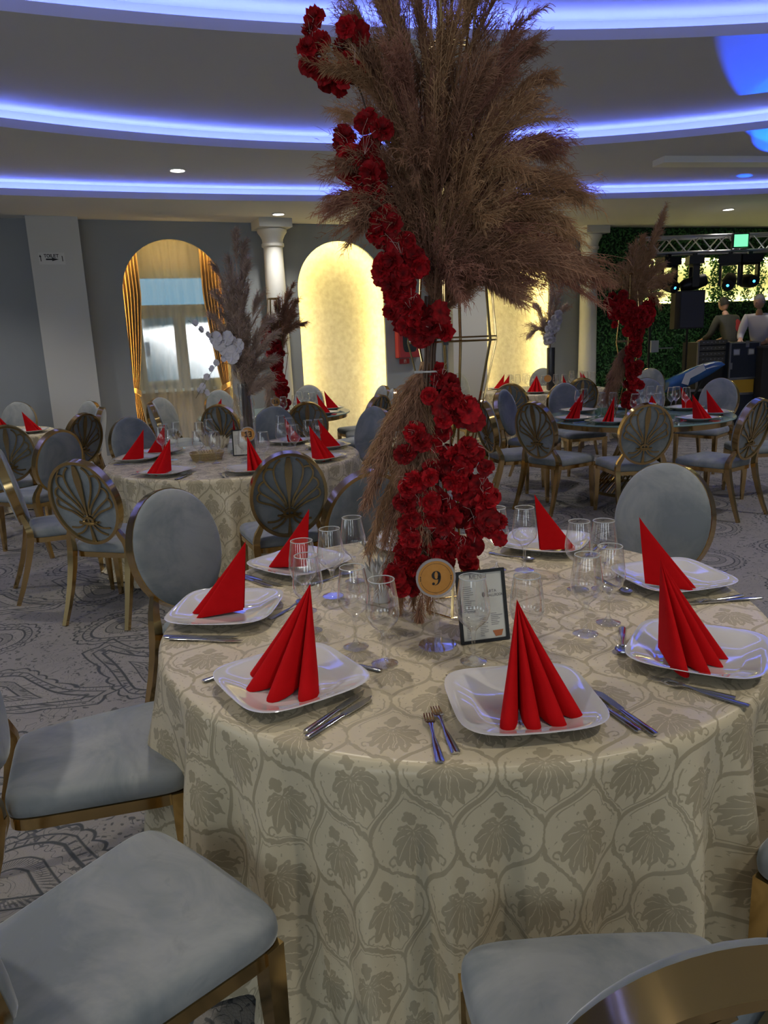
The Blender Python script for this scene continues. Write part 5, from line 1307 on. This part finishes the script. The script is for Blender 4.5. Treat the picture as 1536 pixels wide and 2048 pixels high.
m = MB(); m.box(-.26,-.235,0,.03,0,.72); m.box(.235,.26,0,.03,0,.72); m.build('edge_profile', EDGE, rk, 0)
for i, z in enumerate((.34,.42,.50,.59,.68)):
    m = MB(); m.box(-.225,.225,0,.02,z,z+.07); am = m.build('amplifier', noisy('amp_face', (.05,.05,.045), (.12,.11,.09), 40, .4), rk, 0)
    m = MB()
    for k in range(6): m.box(-.18+.065*k,-.165+.065*k,-.012,0,z+.03,z+.045)
    m.build('knobs', pm('knob_grey', (.25,.25,.25), .4), am, 0)
st = empty('stage_box', (5.28, 12.05, 0), R(6)); tag(st, 'black stage box carrying the equipment rack', 'box')
m = MB(); m.box(-.35,.30,-.05,.55,0,.62); m.build('shell', BLACK, st, 0)
m = MB(); m.box(-.36,.31,-.06,-.045,.58,.62); m.build('lip', EDGE, st, 0)
pv = empty('draped_lectern', (6.15, 11.8, 0), R(5)); tag(pv, 'dark draped stand at the picture edge beside the flight cases', 'stand')
m = MB(); m.box(-.20,.35,0,.4,0,1.22); m.build('drape_body', pm('charcoal_cloth', (.02,.02,.022), .8), pv, 0)
m = MB(); m.box(-.22,.37,-.02,.42,1.22,1.25); m.build('top_panel', pm('charcoal_top', (.05,.05,.05), .5), pv, 0)
# instrument under a blue and white cover on a stand
kb = empty('covered_instrument', (4.72, 11.4, 0), R(-4)); tag(kb, 'slanting instrument under a shiny blue and white cover on a dark stand', 'instrument cover')
m = MB(); n = 14; v = []
for i in range(n):
    t = i/(n-1); x = -.42+.86*t; zc = .72+.30*t; hh = .15*(sin(pi*min(1, .12+t*.88))**.6)+.01; dd = .20*(1-.7*t)+.02
    v += [(x+hh*.5*cos(2*pi*k/12), dd*sin(2*pi*k/12), zc+hh*cos(2*pi*k/12)) for k in range(12)]
m.add(v, [(i*12+k, (i+1)*12+k, (i+1)*12+(k+1)%12, i*12+(k+1)%12) for i in range(n-1) for k in range(12)]+[tuple(range(12)), tuple((n-1)*12+k for k in range(11,-1,-1))])
m.build('cover', noisy('blue_foil_cover', (.01,.05,.20), (.03,.12,.34), 4, .25), kb, 60)
m = MB(); m.sweep([(-.17,-.19,.76),(-.13,-.19,.88),(.02,-.16,.95),(.12,-.13,1.0)], .05, .006, ref=(0,1,0)); m.build('white_band', pm('cover_white', (.55,.58,.62), .35), kb)
m = MB(); m.tube([(-.25,0,0.01),(.15,0,.80)], .018, 6); m.tube([(.25,0,0.01),(-.2,0,.72)], .018, 6); m.build('crossed_legs', BLACK, kb)
# cables and small gear on the stage floor, one tangle
m = MB(); r_ = random.Random(5)
for k in range(14):
    x = 5.0+r_.uniform(-.25,.2); pts = [(x, 11.6+r_.uniform(-.1,.1), .012)]
    for j in range(6): pts.append((x+r_.gauss(0,.15), 11.6+r_.gauss(0,.12), max(.012, .30*sin(pi*j/5)*r_.random()+.02)))
    pts.append((x+.1, 11.62, .012)); m.tube(pts, .009, 5)
tag(m.build('cable_tangle', pm('cable_grey', (.06,.06,.06), .5)), 'tangle of dark cables on the floor before the rack', 'cables', kind='stuff')

SKIN = pm('skin', (.42,.24,.18), .6)
def body(name, joints, edges, mat, parent, lev=2):
    me = bpy.data.meshes.new(name); me.from_pydata([j[0] for j in joints], edges, []); o = bpy.data.objects.new(name, me); COL.objects.link(o); o.parent = parent
    sk = o.modifiers.new('skin', 'SKIN'); sk.use_smooth_shade = True
    for i, j in enumerate(joints): 
        r = j[1]; me.skin_vertices[0].data[i].radius = r if hasattr(r, '__len__') else (r, r)
    me.skin_vertices[0].data[0].use_root = True
    s = o.modifiers.new('sub', 'SUBSURF'); s.levels = lev; s.render_levels = lev; me.materials.append(mat); return o
def add_skin_layer(me): pass
def person(x, y, rz, lab, shirt, trousers, hair, lean, headturn, print_mat=None):
    """standing figure bending forward (towards local -y) by LEAN"""
    o = empty('person', (x, y, .34), rz); tag(o, lab, 'person', 'people working by the stage')
    hip = Vector((0,0,.93)); d = Vector((0,-sin(lean),cos(lean)))
    ch = hip+d*.36; nk = hip+d*.52; hd = hip+d*.60+Vector((0,-.03,.03))
    sh = [nk+Vector((s*.19,0,-.03))-d*.03 for s in (-1,1)]; el = [s+Vector((k*.06,-.10,-.27)) for s, k in zip(sh, (-1,1))]; wr = [e+Vector((-k*.04,-.22,-.08)) for e, k in zip(el, (-1,1))]
    B = bpy.data.meshes
    def skinned(nm, J, Ed, mat):
        me = B.new(nm); me.from_pydata([tuple(j[0]) for j in J], Ed, []); ob = bpy.data.objects.new(nm, me); COL.objects.link(ob); ob.parent = o
        ob.modifiers.new('skin', 'SKIN')
        if not me.skin_vertices: 
            bm = bmesh.new(); bm.from_mesh(me); bm.verts.layers.skin.verify(); bm.to_mesh(me); bm.free()
        for i, j in enumerate(J): me.skin_vertices[0].data[i].radius = j[1]; me.skin_vertices[0].data[i].use_root = (i == 0)
        s = ob.modifiers.new('sub', 'SUBSURF'); s.levels = 2; s.render_levels = 2; ob.modifiers['skin'].use_smooth_shade = True; me.materials.append(mat); return ob
    # body: one continuous surface from feet to neck and hands
    J = [(hip,(.11,.08)),(hip+d*.18,(.105,.075)),(ch,(.105,.07)),(nk,(.052,.05)),(hd-d*.02,(.055,.055))]
    Ed = [(0,1),(1,2),(2,3),(3,4)]
    for i in (0,1):
        b = len(J); k = (-1,1)[i]
        J += [(sh[i],(.040,.040)),(el[i],(.043,.043)),(wr[i],(.030,.030)),(wr[i]+Vector((0,-.05,-.01)),(.035,.018))]; Ed += [(2,b),(b,b+1),(b+1,b+2),(b+2,b+3)]
        h0 = len(J)-1
        for q in range(4): J += [(wr[i]+Vector(((q-1.5)*.018,-.12+.008*abs(q-1.5),-.03)),(.008,.008)),(wr[i]+Vector(((q-1.5)*.019,-.155+.010*abs(q-1.5),-.055)),(.007,.007))]; Ed += [(h0,len(J)-2),(len(J)-2,len(J)-1)]
        J += [(wr[i]+Vector((-k*.045,-.05,-.02)),(.010,.010)),(wr[i]+Vector((-k*.055,-.085,-.035)),(.008,.008))]; Ed += [(b+2,len(J)-2),(len(J)-2,len(J)-1)]
        b = len(J); J += [(Vector((k*.10,.0,.86)),(.095,.095)),(Vector((k*.12,-.01,.48)),(.060,.060)),(Vector((k*.12,.02,.10)),(.042,.042)),(Vector((k*.12,-.03,.045)),(.045,.04)),(Vector((k*.13,-.16,.035)),(.040,.030))]; Ed += [(0,b),(b,b+1),(b+1,b+2),(b+2,b+3),(b+3,b+4)]
    skinned('body', J, Ed, SKIN)
    J = [(hip-d*.06+Vector((0,0,.0)),(.155,.12)),(hip+d*.18,(.155,.12)),(ch,(.185,.135)),(nk-d*.035,(.135,.11)),(nk+d*.005,(.075,.07))]; Ed = [(0,1),(1,2),(2,3),(3,4)]
    for i in (0,1):
        b = len(J); J += [(sh[i],(.085,.085)),(el[i],(.058,.058)),(wr[i]*.85+el[i]*.15,(.044,.044))]; Ed += [(2,b),(b,b+1),(b+1,b+2)]
    skinned('shirt', J, Ed, shirt)
    J = [(hip-Vector((0,0,.01)),(.15,.115))]; Ed = []
    for i in (0,1):
        k = (-1,1)[i]; b = len(J); J += [(Vector((k*.10,0,.84)),(.108,.108)),(Vector((k*.12,-.01,.48)),(.080,.080)),(Vector((k*.12,.02,.07)),(.066,.066))]; Ed += [(0,b),(b,b+1),(b+1,b+2)]
    skinned('trousers', J, Ed, trousers)
    # head with features
    h = empty('head', tuple(hd+Vector((0,-.01,.09))), headturn); h.parent = o; h.rotation_euler = (lean*.8, 0, headturn)
    m = MB(); n = 20; v = []; prof = []
    for i in range(13):
        p = pi*i/12; z = .118*cos(p)
        for k in range(n):
            a = 2*pi*k/n; rx = .076*sin(p)*(1-.12*max(0,-z/.118)); ry = .095*sin(p)*(1-.10*max(0,-z/.118)); yy = ry*sin(a)
            if sin(a) < 0 and z < 0: yy -= .006
            v.append((rx*cos(a), yy, z))
    m.add(v, [(i*n+k, i*n+(k+1)%n, (i+1)*n+(k+1)%n, (i+1)*n+k) for i in range(12) for k in range(n)])
    m.sweep([(0,-.088,.015),(0,-.104,-.015),(0,-.108,-.028),(0,-.09,-.034)], [.006,.010,.013,.008], [.006,.009,.010,.006], n=8)
    for k in (-1,1): m.sweep([(k*.072,.0,.02),(k*.082,.008,.012),(k*.080,.006,-.018),(k*.072,-.002,-.028)], .006, .012, n=6)
    m.build('face', SKIN, h, 60)
    m = MB()
    for k in (-1,1): m.obox((k*.030,-.088,.012), (1,0,0), (0,1,0), (0,0,1), .011, .004, .004)
    m.build('eyes', pm('eye_dark', (.03,.02,.02), .3), h, 0)
    m = MB(); m.obox((0,-.090,-.058), (1,0,0), (0,1,0), (0,0,1), .022, .004, .004); m.build('mouth', pm('lip', (.30,.10,.09), .5), h, 0)
    m = MB(); v = []
    for i in range(8):
        p = pi*.60*i/7
        for k in range(n):
            a = 2*pi*k/n; cut = .55 if sin(a) < -.3 else 1; pq = p*cut; v.append((.084*sin(pq)*cos(a), .003+.103*sin(pq)*sin(a), .126*cos(pq)))
    m.add(v, [(i*n+k, i*n+(k+1)%n, (i+1)*n+(k+1)%n, (i+1)*n+k) for i in range(7) for k in range(n)]); m.build('hair', hair, h, 60)
    return o
pt = MB(); pt.box(5.0, 9.1, 12.62, 13.85, 0, .34); tag(pt.build('stage_platform', BLACK, None, 0), 'low black stage platform at the picture edge in front of the green wall', 'stage')
person(6.18, 13.30, R(200), 'person in a dark t-shirt with a red back print, bending away by the stage', noisy('dark_tshirt', (.030,.032,.030), (.045,.045,.04), 6, .8), DARK, pm('dark_hair', (.02,.018,.016), .7), R(22), 0)
person(6.42, 12.86, R(-35), 'grey-haired person in a white shirt looking down behind the flight case', pm('white_shirt', (.60,.58,.66), .7), DARK, pm('grey_hair', (.22,.21,.22), .7), R(24), R(-35))
pr = [o for o in COL.objects if o.name.startswith('person')][0]
m = MB(); v = [(.07*cos(2*pi*k/20)*(1+.2*sin(5*k)), .135, 1.22+.12*sin(2*pi*k/20)) for k in range(20)]; m.add(v, [tuple(range(20))]); m.v = [(x, .165-.30*(z-1.0)*.9, z) for x, y, z in m.v]; m.build('shirt_print', pm('red_print', (.30,.03,.03), .7), pr, 0)
print('tris', sum(len(o.data.polygons) for o in COL.objects if o.type == 'MESH'), 'objects', len(COL.objects))
